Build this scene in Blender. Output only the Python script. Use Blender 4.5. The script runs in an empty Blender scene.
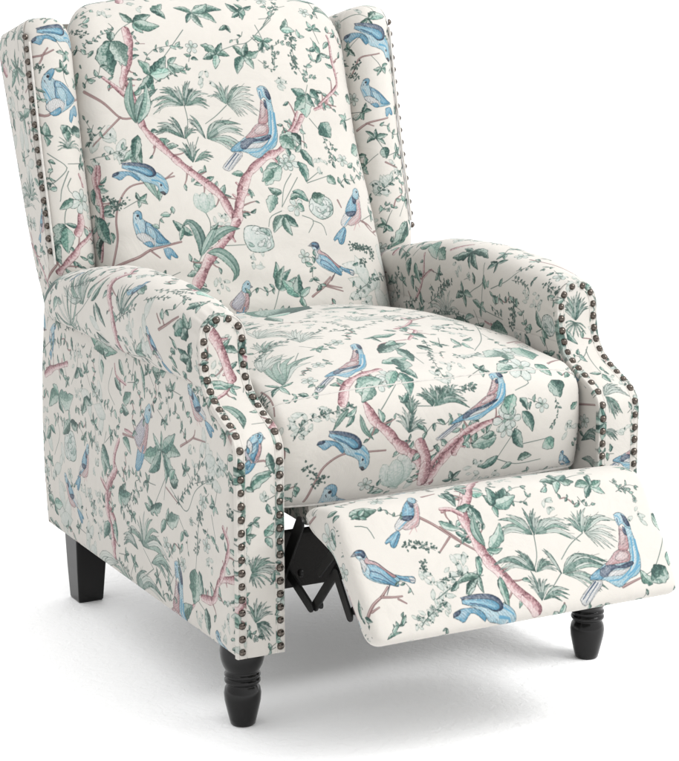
import bpy, math, random, os
import numpy as np
from mathutils import Vector

scene = bpy.context.scene
COL = scene.collection
rnd = random.Random(7)

# ------------------------------------------------------------------ helpers
def cr(pts, n):
    """Catmull-Rom through pts, resampled to n points evenly by length."""
    p = np.asarray(pts, float)
    if len(p) > 2:
        q = np.vstack([2*p[0]-p[1], p, 2*p[-1]-p[-2]])
        k = max(3, min(14, -(-3*n//len(p))))
        t = (np.arange(k)/k)[None, :, None]
        a, b, c, d = q[:-3, None], q[1:-2, None], q[2:-1, None], q[3:, None]
        o = .5*((2*b)+(c-a)*t+(2*a-5*b+4*c-d)*t*t+(3*b-a-3*c+d)*t**3)
        p = np.vstack([o.reshape(-1, p.shape[1]), p[-1:]])
    s = np.r_[0, np.cumsum(np.linalg.norm(np.diff(p, axis=0), axis=1))]
    t = np.linspace(0, s[-1], n)
    return np.stack([np.interp(t, s, p[:, k]) for k in range(p.shape[1])], 1)

def ip(x, tab):
    t = np.asarray(tab, float)
    return np.interp(x, t[:, 0], t[:, 1])

def sm(x, a, b):
    t = np.clip((x-a)/(b-a), 0, 1)
    return t*t*(3-2*t)

UVBOX = {}          # texture key -> (u0, v0, u1, v1) in metres

class MB:
    """collects grids of points with metre UVs and links them as ONE mesh"""
    def __init__(self):
        self.v = []; self.f = []; self.uv = []; self.n = 0
    def grid(self, P, U, V, flip=False, wrap=False):
        P = np.asarray(P, float); n, m = P.shape[:2]
        self.v.append(P.reshape(-1, 3))
        o = self.n; self.n += n*m
        for i in range(n-1):
            for j in range(m-1):
                q = [(i, j), (i, j+1), (i+1, j+1), (i+1, j)]
                if flip: q = q[::-1]
                self.f.append([o+a*m+b for a, b in q])
                self.uv.append([(U[a, b], V[a, b]) for a, b in q])
    def face(self, pts, uvs):
        self.v.append(np.asarray(pts, float)); o = self.n; self.n += len(pts)
        self.f.append(list(range(o, o+len(pts)))); self.uv.append(list(uvs))
    def build(self, name, mat, parent=None, key=None, smooth=True, weld=False):
        me = bpy.data.meshes.new(name)
        V = np.vstack(self.v)
        me.from_pydata(V.tolist(), [], self.f)
        uvl = me.uv_layers.new(name='UVMap')
        A = np.array([c for f in self.uv for c in f], float)
        if key:
            lo = A.min(0)-.004; hi = A.max(0)+.004
            UVBOX[key] = (lo[0], lo[1], hi[0], hi[1])
            A = (A-lo)/(hi-lo)
        uvl.data.foreach_set('uv', A.astype(np.float32).ravel())
        if smooth: me.polygons.foreach_set('use_smooth', [len(f) <= 4 for f in self.f])
        if weld:
            import bmesh
            bm = bmesh.new(); bm.from_mesh(me)
            bmesh.ops.remove_doubles(bm, verts=bm.verts, dist=1e-5)
            bmesh.ops.dissolve_degenerate(bm, edges=bm.edges, dist=1e-6)
            bm.to_mesh(me); bm.free()
        if mat: me.materials.append(mat)
        ob = bpy.data.objects.new(name, me); COL.objects.link(ob)
        if parent: ob.parent = parent
        return ob

def arc(P):
    """cumulative length along axis 1 of (n,m,3)"""
    d = np.linalg.norm(np.diff(P, axis=1), axis=2)
    return np.concatenate([np.zeros((P.shape[0], 1)), np.cumsum(d, 1)], 1)

def tube(mb, pts, r, seg=10, caps=True):
    p = np.asarray(pts, float); n = len(p)
    r = np.broadcast_to(np.asarray(r, float), (n,))
    T = np.gradient(p, axis=0); T /= np.linalg.norm(T, axis=1)[:, None]
    up = np.array([0, 0, 1.]) if abs(T[0, 2]) < .9 else np.array([1., 0, 0])
    rings = []
    nn = np.cross(T[0], up); nn /= np.linalg.norm(nn)
    for i in range(n):
        nn = nn-T[i]*(nn@T[i]); nn /= np.linalg.norm(nn); bb = np.cross(T[i], nn)
        a = np.linspace(0, 2*math.pi, seg+1)
        rings.append(p[i]+r[i]*(np.cos(a)[:, None]*nn+np.sin(a)[:, None]*bb))
    R = np.array(rings); U = np.tile(np.linspace(0, .02, seg+1), (n, 1))
    Vv = np.tile(np.arange(n)[:, None]*.01, (1, seg+1))
    mb.grid(R, U, Vv)
    if caps:
        for k, rv in ((0, False), (n-1, True)):
            q = R[k][:-1]; q = q[::-1] if rv else q
            mb.face(q, [(0, 0)]*len(q))

def lathe(mb, prof, c, seg=40):
    a = np.linspace(0, 2*math.pi, seg+1)
    P = np.array([[(c[0]+r*math.cos(t), c[1]+r*math.sin(t), c[2]+z) for t in a] for r, z in prof])
    n = len(prof)
    U = np.tile(np.linspace(0, .2, seg+1), (n, 1)); V = np.tile(np.array([z for r, z in prof])[:, None], (1, seg+1))
    mb.grid(P, U, V)

def bar(mb, a, b, w, t, ax=(1, 0, 0), rounded=True):
    """flat steel link from a to b: width w in the plane, thickness t along ax"""
    a = np.asarray(a, float); b = np.asarray(b, float); ax = np.asarray(ax, float)
    d = b-a; L = np.linalg.norm(d); d /= L
    s = np.cross(ax, d); s /= np.linalg.norm(s)
    out = []
    for k in range(13):
        th = -math.pi/2+math.pi*k/12
        out.append(b+w/2*(math.cos(th)*d+math.sin(th)*s))
    for k in range(13):
        th = math.pi/2+math.pi*k/12
        out.append(a+w/2*(math.cos(th)*d+math.sin(th)*s))
    out = np.array(out); n = len(out)
    cen = np.where((np.arange(n) < 13)[:, None], b, a); c = .0009
    inn = out+(cen-out)/np.linalg.norm(cen-out, axis=1)[:, None]*c
    R_ = [inn-ax*t/2, out-ax*(t/2-c), out+ax*(t/2-c), inn+ax*t/2]
    mb.face(R_[0][::-1], [(0, 0)]*n); mb.face(R_[3], [(0, 0)]*n)
    for p, q in zip(R_[:-1], R_[1:]):
        for i in range(n):
            j = (i+1) % n
            mb.face([p[i], p[j], q[j], q[i]], [(0, 0)]*4)

def cushion(path, prof, crown, hw, taper=None):
    """sheet: path (n,2) of (y,z); prof (m,2) of (s in -1..1, depth); crown(t,s)->outward metres
       inward normal is to the LEFT of travel when path climbs the front face (checked by caller sign)"""
    p = np.asarray(path, float); n = len(p)
    T = np.gradient(p, axis=0); T /= np.linalg.norm(T, axis=1)[:, None]
    N = np.stack([T[:, 1], -T[:, 0]], 1)          # inward
    t = np.linspace(0, 1, n)
    P = np.zeros((n, len(prof), 3))
    for j, (s, d) in enumerate(prof):
        h = hw if taper is None else hw*taper(t)
        dd = d-crown(t, s)
        P[:, j, 0] = s*h
        P[:, j, 1] = p[:, 0]+N[:, 0]*dd
        P[:, j, 2] = p[:, 1]+N[:, 1]*dd
    return P

def xprof(hw, r, depth, nside=6, nc=8, nf=44):
    """cross profile: side, rounded corner, flat front, corner, side -> (s, depth)"""
    out = []
    for k in range(nside): out.append((-hw, depth-(depth-r)*k/nside))
    for k in range(nc):
        a = math.pi/2*k/nc; out.append((-hw+r-r*math.cos(a), r-r*math.sin(a)))
    for k in range(nf+1): out.append((-hw+r+(2*hw-2*r)*k/nf, 0))
    for k in range(1, nc+1):
        a = math.pi/2*k/nc; out.append((hw-r+r*math.sin(a), r-r*math.cos(a)))
    for k in range(1, nside+1): out.append((hw, r+(depth-r)*k/nside))
    return [(a/hw, b) for a, b in out]

def pucker(P, s, along, amp, seed, reach=.10):
    """short pull lines where the cloth meets its side seams"""
    rs = np.random.RandomState(seed)
    s = np.asarray(s)[None, :]; a = np.asarray(along)[:, None]
    ed = np.exp(-((1-np.abs(s))/reach)**1.3)
    w = 0
    for k in range(5):
        f = rs.uniform(45, 130); w = w+np.sin(a*f+s*rs.uniform(-9, 9)+rs.uniform(0, 6)+np.sign(s)*rs.uniform(0, 3))
    return amp*ed*w/2.2*(np.sin(a*21+seed)*.4+.6)

def wob(P, amp, sc, seed):
    """gentle upholstery unevenness along approximate normal (y,z)"""
    rs = np.random.RandomState(seed); f = np.zeros(P.shape[:2])
    for _ in range(9):
        k = rs.normal(size=3)*sc; f += np.sin(P@k+rs.uniform(0, 6.28))
    return f/9*amp*2

# ------------------------------------------------------------------ dimensions (metres)
W = .345; WA = .076; HB = .127
ARMF = cr([(0, .127), (0, .25), (0, .36), (0, .415), (.003, .434), (.017, .449), (.042, .461), (.068, .473),
           (.09, .486), (.105, .502), (.114, .52), (.119, .545), (.121, .575), (.122, .606)], 130)   # (y,z) front edge of an arm
def yfront(z): return np.interp(z, ARMF[:, 1], ARMF[:, 0])
REAR = [(.127, .791), (.22, .803), (.31, .806), (.42, .797), (.52, .776), (.56, .765)]
TOP = [(.118, .605), (.15, .612), (.19, .619), (.27, .627), (.34, .630), (.42, .629), (.50, .623), (.58, .609), (.66, .592), (.69, .582), (.715, .566), (.733, .546), (.745, .522)]
WF = [(.48, .745), (.52, .722), (.56, .703), (.60, .700), (.62, .704), (.70, .726), (.78, .750), (.90, .779), (.98, .797), (1.02, .805)]
WR = [(.48, .757), (.50, .765), (.948, .947), (1.02, .97)]

def arm_meshes(s):
    """s=-1 left in the picture, +1 right. returns MB for arm body, front panel"""
    mb = MB()
    # outer wall
    nz, ny = 46, 60
    zz = np.linspace(HB, .512, nz)
    P = np.zeros((nz, ny, 3)); U = np.zeros((nz, ny)); V = np.zeros((nz, ny))
    for i, z in enumerate(zz):
        y = np.linspace(yfront(z), ip(z, REAR), ny)
        bul = .004*np.sin(np.clip((z-HB)/.38, 0, 1)*math.pi)*np.sin(np.linspace(0, 1, ny)*math.pi)
        tuck = .006*np.clip(1-np.minimum((y-y[0]), (y[-1]-y))/.008, 0, 1)**2
        P[i, :, 0] = s*(W+bul-tuck); P[i, :, 1] = y; P[i, :, 2] = z
        U[i] = s*y; V[i] = z
    P[:2, :, 0] -= s*np.array([.005, .0015])[:, None]
    mb.grid(P, U, V, flip=(s < 0))
    # inner wall
    zz = np.linspace(HB, .512, nz)
    P = np.zeros((nz, ny, 3)); U2 = np.zeros((nz, ny)); V2 = np.zeros((nz, ny))
    for i, z in enumerate(zz):
        y = np.linspace(yfront(z), ip(z, REAR), ny)
        P[i, :, 0] = s*(W-WA); P[i, :, 1] = y; P[i, :, 2] = z
        U2[i] = -s*y; V2[i] = z
    off = 1.0
    mb.grid(P, U2+off, V2, flip=(s > 0))
    # roll
    ys = np.r_[np.linspace(.119, .25, 22), np.linspace(.26, .66, 34), np.linspace(.67, .744, 18)]
    n = len(ys); m = 50
    P = np.zeros((n, m, 3))
    for i, y in enumerate(ys):
        g = sm(y, .119, .26); e = math.sqrt(max(0.0, 1-(max(0, y-.60)/.146)**2.2))
        zt = ip(y, TOP); rz = .050*(zt-.503)/.12
        zc = zt-rz
        ro = .0385+.025*g*e; rin = .038+.006*g
        
        zb = min(.512, zc-.012); pts = [(.2695, zb), (.269-.5*(rin-.038), zb+.5*(zc-zb))]
        for k in range(25):
            a = math.pi*k/24
            r = rin if a < math.pi/2 else ro
            ca, sa = math.cos(a), math.sin(a)
            pw = .82
            pts.append((.307-r*np.sign(ca)*abs(ca)**pw, zc+rz*abs(sa)**pw))
        zs = .503
        xo = .307+ro; xi = .3455
        for k in range(1, 9):
            a = math.pi/2*k/8
            pts.append((xi+(xo-xi)*math.cos(a)**.9, zc-(zc-zs)*math.sin(a)))
        q = cr(pts, m)
        P[i, :, 0] = s*q[:, 0]; P[i, :, 1] = y; P[i, :, 2] = q[:, 1]
    zl = np.clip(P[:, :, 2], .44, .6); sh_ = np.interp(zl, ARMF[:, 1], ARMF[:, 0])-.1215
    P[:, :, 1] += sh_*(1-sm(ys, .119, .24))[:, None]
    w_ = wob(P, .0012, 26, 3)
    th_ = np.linspace(0, 1, m)[None, :]
    pl = .0016*np.sin(th_*92+.6*np.sin(th_*23))*(np.exp(-((ys-.128)/.022)**2))[:, None]*np.clip((ys-.1195)/.004, 0, 1)[:, None]
    w_ = w_+pl
    P[:, 4:-3, 2] += w_[:, 4:-3]; P[:, 4:-3, 0] += s*pl[:, 4:-3]*.7
    A = arc(P)
    U3 = np.tile((-s*ys)[:, None], (1, m))
    mb.grid(P, U3+off, A+.512, flip=(s < 0))
    # rear end cap of the roll and rear wall
    k = P[-1]
    mb.face(k if s > 0 else k[::-1], [(off-s*.8+.02*(s), .53+i*.004) for i in range(m)])
    zz = np.linspace(HB, .52, 12)
    Pr = np.array([[(s*(W-.005), ip(z, REAR), z), (s*(W-WA), ip(z, REAR), z)] for z in zz])
    Ur = np.array([[s*ip(z, REAR), s*(ip(z, REAR)+.076)] for z in zz]); Vr = np.array([[z, z] for z in zz])
    mb.grid(Pr, Ur, Vr, flip=(s < 0))
    # underside
    Pb = np.array([[(s*(W-.005), 0, HB), (s*(W-.005), .791, HB)], [(s*(W-WA), 0, HB), (s*(W-WA), .791, HB)]])
    mb.grid(Pb, np.array([[0, s*.79], [0, s*.79]]), np.array([[HB, HB], [HB-.07, HB-.07]]), flip=(s < 0))
    return mb

def panel_mesh(s):
    """front face of an arm: follows ARMF, arch at the top"""
    mb = MB()
    p = ARMF; n = len(p); m = 17
    T = np.gradient(p, axis=0); T /= np.linalg.norm(T, axis=1)[:, None]
    N = np.stack([-T[:, 1], T[:, 0]], 1)       # outward (forward / up)
    L = np.r_[0, np.cumsum(np.linalg.norm(np.diff(p, axis=0), axis=1))]
    P = np.zeros((n, m, 3)); U = np.zeros((n, m)); V = np.zeros((n, m))
    sx = np.linspace(-1, 1, m)
    for i in range(n):
        z = p[i, 1]
        h = .038
        if z > .568: h = .038*math.sqrt(max(0.0, 1-((z-.568)/.0385)**2))
        x = .307+sx*h
        edge = np.clip((np.abs(sx)*h-(h-.006))/.006, 0, 1)
        dn = .004*(1-edge**2)+.003*(1-sx**2)
        P[i, :, 0] = s*x; P[i, :, 1] = p[i, 0]+N[i, 0]*dn; P[i, :, 2] = p[i, 1]+N[i, 1]*dn
        U[i] = s*x; V[i] = L[i]
    mb.grid(P, U, V, flip=(s > 0))
    return mb

def band_path(s, inset):
    """centre line of the nail trim on the arm front: up the outer edge, over the arch, down the inner edge"""
    T = np.gradient(ARMF, axis=0); T /= np.linalg.norm(T, axis=1)[:, None]
    h = .038-inset; out = []
    zz = [i for i in range(len(ARMF)) if ARMF[i, 1] <= .568]
    for i in zz: out.append((s*(.307+h), ARMF[i, 0], ARMF[i, 1], T[i, 0], T[i, 1]))
    i0 = zz[-1]
    for k in range(1, 24):
        a = math.pi*k/24; z = .568+h*math.sin(a)
        out.append((s*(.307+h*math.cos(a)), float(yfront(z)), z, T[i0, 0], T[i0, 1]))
    for i in zz[::-1]: out.append((s*(.307-h), ARMF[i, 0], ARMF[i, 1], T[i, 0], T[i, 1]))
    return np.array(out)

def band_mesh(s):
    mb = MB(); c = band_path(s, .0078); n = len(c)
    # in-surface lateral direction
    d = np.gradient(c[:, :3], axis=0); d /= np.linalg.norm(d, axis=1)[:, None]
    N = np.stack([np.zeros(n), -c[:, 4], c[:, 3]], 1)
    S = np.cross(d, N); S /= np.linalg.norm(S, axis=1)[:, None]
    prof = [(-.0082, -.001), (-.0080, .0035), (-.0070, .0062), (-.0055, .0068), (-.0045, .0058), (-.003, .0062), (0, .0066), (.003, .0062), (.0045, .0058), (.0055, .0068), (.0070, .0062), (.0080, .0035), (.0082, -.001)]
    P = np.zeros((n, len(prof), 3))
    for j, (a, b) in enumerate(prof): P[:, j] = c[:, :3]+S*a+N*b
    L = np.r_[0, np.cumsum(np.linalg.norm(np.diff(c[:, :3], axis=0), axis=1))]
    U = np.tile(L[:, None], (1, len(prof))); V = np.tile(np.array([a for a, b in prof])[None, :], (n, 1))
    mb.grid(P, U, V, flip=(s < 0))
    return mb, c, N

def round_poly(pts, rad, k=7):
    out = []; n = len(pts)
    for i in range(n):
        p = np.array(pts[i]); a = np.array(pts[i-1])-p; b = np.array(pts[(i+1) % n])-p
        la, lb = np.linalg.norm(a), np.linalg.norm(b)
        r = min(rad[i], la*.48, lb*.48)
        p0 = p+a/la*r; p1 = p+b/lb*r
        for t in np.linspace(0, 1, k): out.append((1-t)**2*p0+2*t*(1-t)*p+t*t*p1)
    return np.array(out)

def wing_mesh(s):
    mb = MB()
    zs = np.r_[np.linspace(.485, .955, 46), [.963, .971, .978, .985, .991, .996, 1.0, 1.003, 1.005]]
    rings = []
    for z in zs:
        yf, yr = ip(z, WF), ip(z, WR)
        bf = .010
        t = 1.0
        if z > .955: t = max(0, 1-((z-.955)/.0502)**2.4)**(1/2.4)
        ti = .45+.55*t
        low = 1-sm(z, .49, .61)              # the wing narrows into the arm
        xo = .352-.004*low; xi = .262
        c = np.array([.307, yf+.045])
        raw = [(xo-.006, yr), (xo, yf+.012), (.326, yf-.010), (.292, yf-.010), (xi, yf+.020), (xi-.002, yr)]
        r = round_poly(raw, [.006, .012, .02, .024, .036, .006])
        r = cr(np.vstack([r, r[:1]]), 90)
        if t < 1:
            inn = r[:, 0] < c[0]
            r[inn, 0] = c[0]+(r[inn, 0]-c[0])*(.15+.85*t)
            r[~inn, 0] = c[0]+(r[~inn, 0]-c[0])*(.50+.50*t)
            f = r[:, 1] < c[1]
            r[f, 1] = c[1]+(r[f, 1]-c[1])*(.45+.55*t)
        rings.append(np.stack([s*r[:, 0], r[:, 1], z-.21*np.clip(r[:, 1]-yf, 0, .2)*sm(z, .5, .7)], 1))
    P = np.array(rings)
    if s > 0: P[:, :, 2] += .012*sm(P[:, :, 2], .66, 1.0)
    A = arc(P)
    V = np.tile(zs[:, None], (1, P.shape[1])).copy()
    # v follows the real path over the domed top
    mid = P[:, 30]; L = np.r_[0, np.cumsum(np.linalg.norm(np.diff(mid, axis=0), axis=1))]
    V[:] = (.485+L)[:, None]
    if s < 0: mb.grid(P, A, V, flip=False)
    else: mb.grid(P, -A, V, flip=True)
    k = P[-1][:-1]
    mb.face(k if s < 0 else k[::-1], [((A[-1, i])*(1 if s < 0 else -1), V[-1, 0]+.002*(i % 2)) for i in range(len(k))])
    return mb

BACKP = cr([(.585, .40), (.603, .46), (.618, .50), (.652, .585), (.702, .69), (.748, .78), (.776, .86), (.797, .93), (.812, .972), (.833, 1.0), (.862, 1.013), (.90, 1.006), (.935, .965), (.94, .90)], 110)
def back_mesh():
    pr = xprof(.268, .046, .10)
    def crown(t, s):
        b = sm(t, 0, .15)*(1-.35*sm(t, .62, .80))
        return (.034*(1-abs(s)**2.6))*b
    def tap(t): return 1-.05*sm(t, .70, .80)-.03*sm(t, .78, .86)
    P = cushion(BACKP, pr, crown, .268, tap)
    P[:, :, 1] += wob(P, .0034, 14, 11)+pucker(P, [a for a, b in pr], np.linspace(0, 1, len(P)), .0016, 2, .13)
    P[:, :, 1] += .0016*np.sin(P[:, :, 2]*95+P[:, :, 0]*14)*np.exp(-((P[:, :, 2]-.56)/.05)**2)
    A = arc(P); mid = P.shape[1]//2
    U = A-A[:, mid:mid+1]
    L = np.r_[0, np.cumsum(np.linalg.norm(np.diff(P[:, mid], axis=0), axis=1))]
    V = np.tile(L[:, None], (1, P.shape[1]))
    mb = MB(); mb.grid(P, U, V)
    return mb

SEATP = cr([(.15, .322), (.085, .323), (.055, .327), (.042, .337), (.036, .36), (.032, .40), (.033, .438), (.040, .463), (.056, .479), (.088, .489), (.20, .496), (.36, .497), (.50, .484), (.60, .465), (.66, .45)], 120)
def seat_mesh():
    pr = xprof(.266, .018, .12)
    def crown(t, s):
        c = 1-abs(s)**3
        return c*(.022*sm(t, .05, .24)+.020*sm(t, .34, .60)*(1-.6*sm(t, .82, 1)))
    P = cushion(SEATP, pr, crown, .266)
    P[:, :, 2] += wob(P, .0034, 15, 5)+pucker(P, [a for a, b in pr], np.linspace(0, .9, len(P)), .0014, 4, .14)
    P[:, :, 1] += .0011*np.sin(P[:, :, 0]*120+3*np.sin(P[:, :, 0]*17))*np.exp(-((P[:, :, 2]-.455)/.018)**2)*np.exp(-(P[:, :, 1]/.09)**2)
    A = arc(P); mid = P.shape[1]//2
    U = A-A[:, mid:mid+1]
    L = np.r_[0, np.cumsum(np.linalg.norm(np.diff(P[:, mid], axis=0), axis=1))]
    V = np.tile(L[:, None], (1, P.shape[1]))
    mb = MB(); mb.grid(P, U, V)
    return mb

FOOTO = [(-.150, .268), (-.180, .230), (-.200, .207), (-.216, .199), (-.232, .201), (-.242, .211), (-.239, .226), (-.215, .260), (-.175, .311), (-.148, .345),
         (-.138, .356), (-.124, .361), (-.100, .361), (-.070, .355), (-.046, .347), (-.038, .338), (-.043, .326), (-.062, .314), (-.090, .307), (-.122, .298), (-.140, .283), (-.150, .268)]
def foot_mesh():
    ring = cr(FOOTO, 150)
    cen = ring.mean(0)
    T = np.gradient(ring, axis=0); T /= np.linalg.norm(T, axis=1)[:, None]
    N = np.stack([-T[:, 1], T[:, 0]], 1)
    if (N*(ring-cen)).sum() < 0: N = -N
    hw = .256; r = .014
    xs = [(-hw+r-r*math.cos(a), r-r*math.sin(a)) for a in np.linspace(0, math.pi/2, 8)]
    xs += [(x, 0) for x in np.linspace(-hw+r, hw-r, 46)[1:-1]]
    xs += [(hw-r+r*math.sin(a), r-r*math.cos(a)) for a in np.linspace(0, math.pi/2, 8)]
    front = np.clip(N@np.array([-.797, .607]), 0, 1)
    low = 1-sm(ring[:, 1], .205, .30)
    P = np.zeros((len(ring), len(xs), 3))
    for j, (x, d) in enumerate(xs):
        c = .011*(1-abs(x/hw)**2.4)*front
        q = ring+N*(c-d*.8)[:, None]
        P[:, j, 0] = x*(1-.018*low); P[:, j, 1:] = q
    P[:, :, 2] += (wob(P, .0024, 15, 9)+pucker(P, [x/hw for x, d in xs], np.linspace(0, .6, len(P)), .0014, 8, .12))*front[:, None]
    A = arc(P); mid = len(xs)//2
    U = A-A[:, mid:mid+1]
    L = np.r_[0, np.cumsum(np.linalg.norm(np.diff(ring, axis=0), axis=1))]
    V = np.tile(L[:, None], (1, len(xs)))
    mb = MB(); mb.grid(P, U, V)
    for j, sg in ((0, -1), (-1, 1)):
        k = P[:-1, j]; q = k if sg < 0 else k[::-1]
        mb.face(q[::-1], [(sg*.36+sg*(y+.15), .1+z) for x, y, z in q[::-1]])
    return mb

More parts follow.
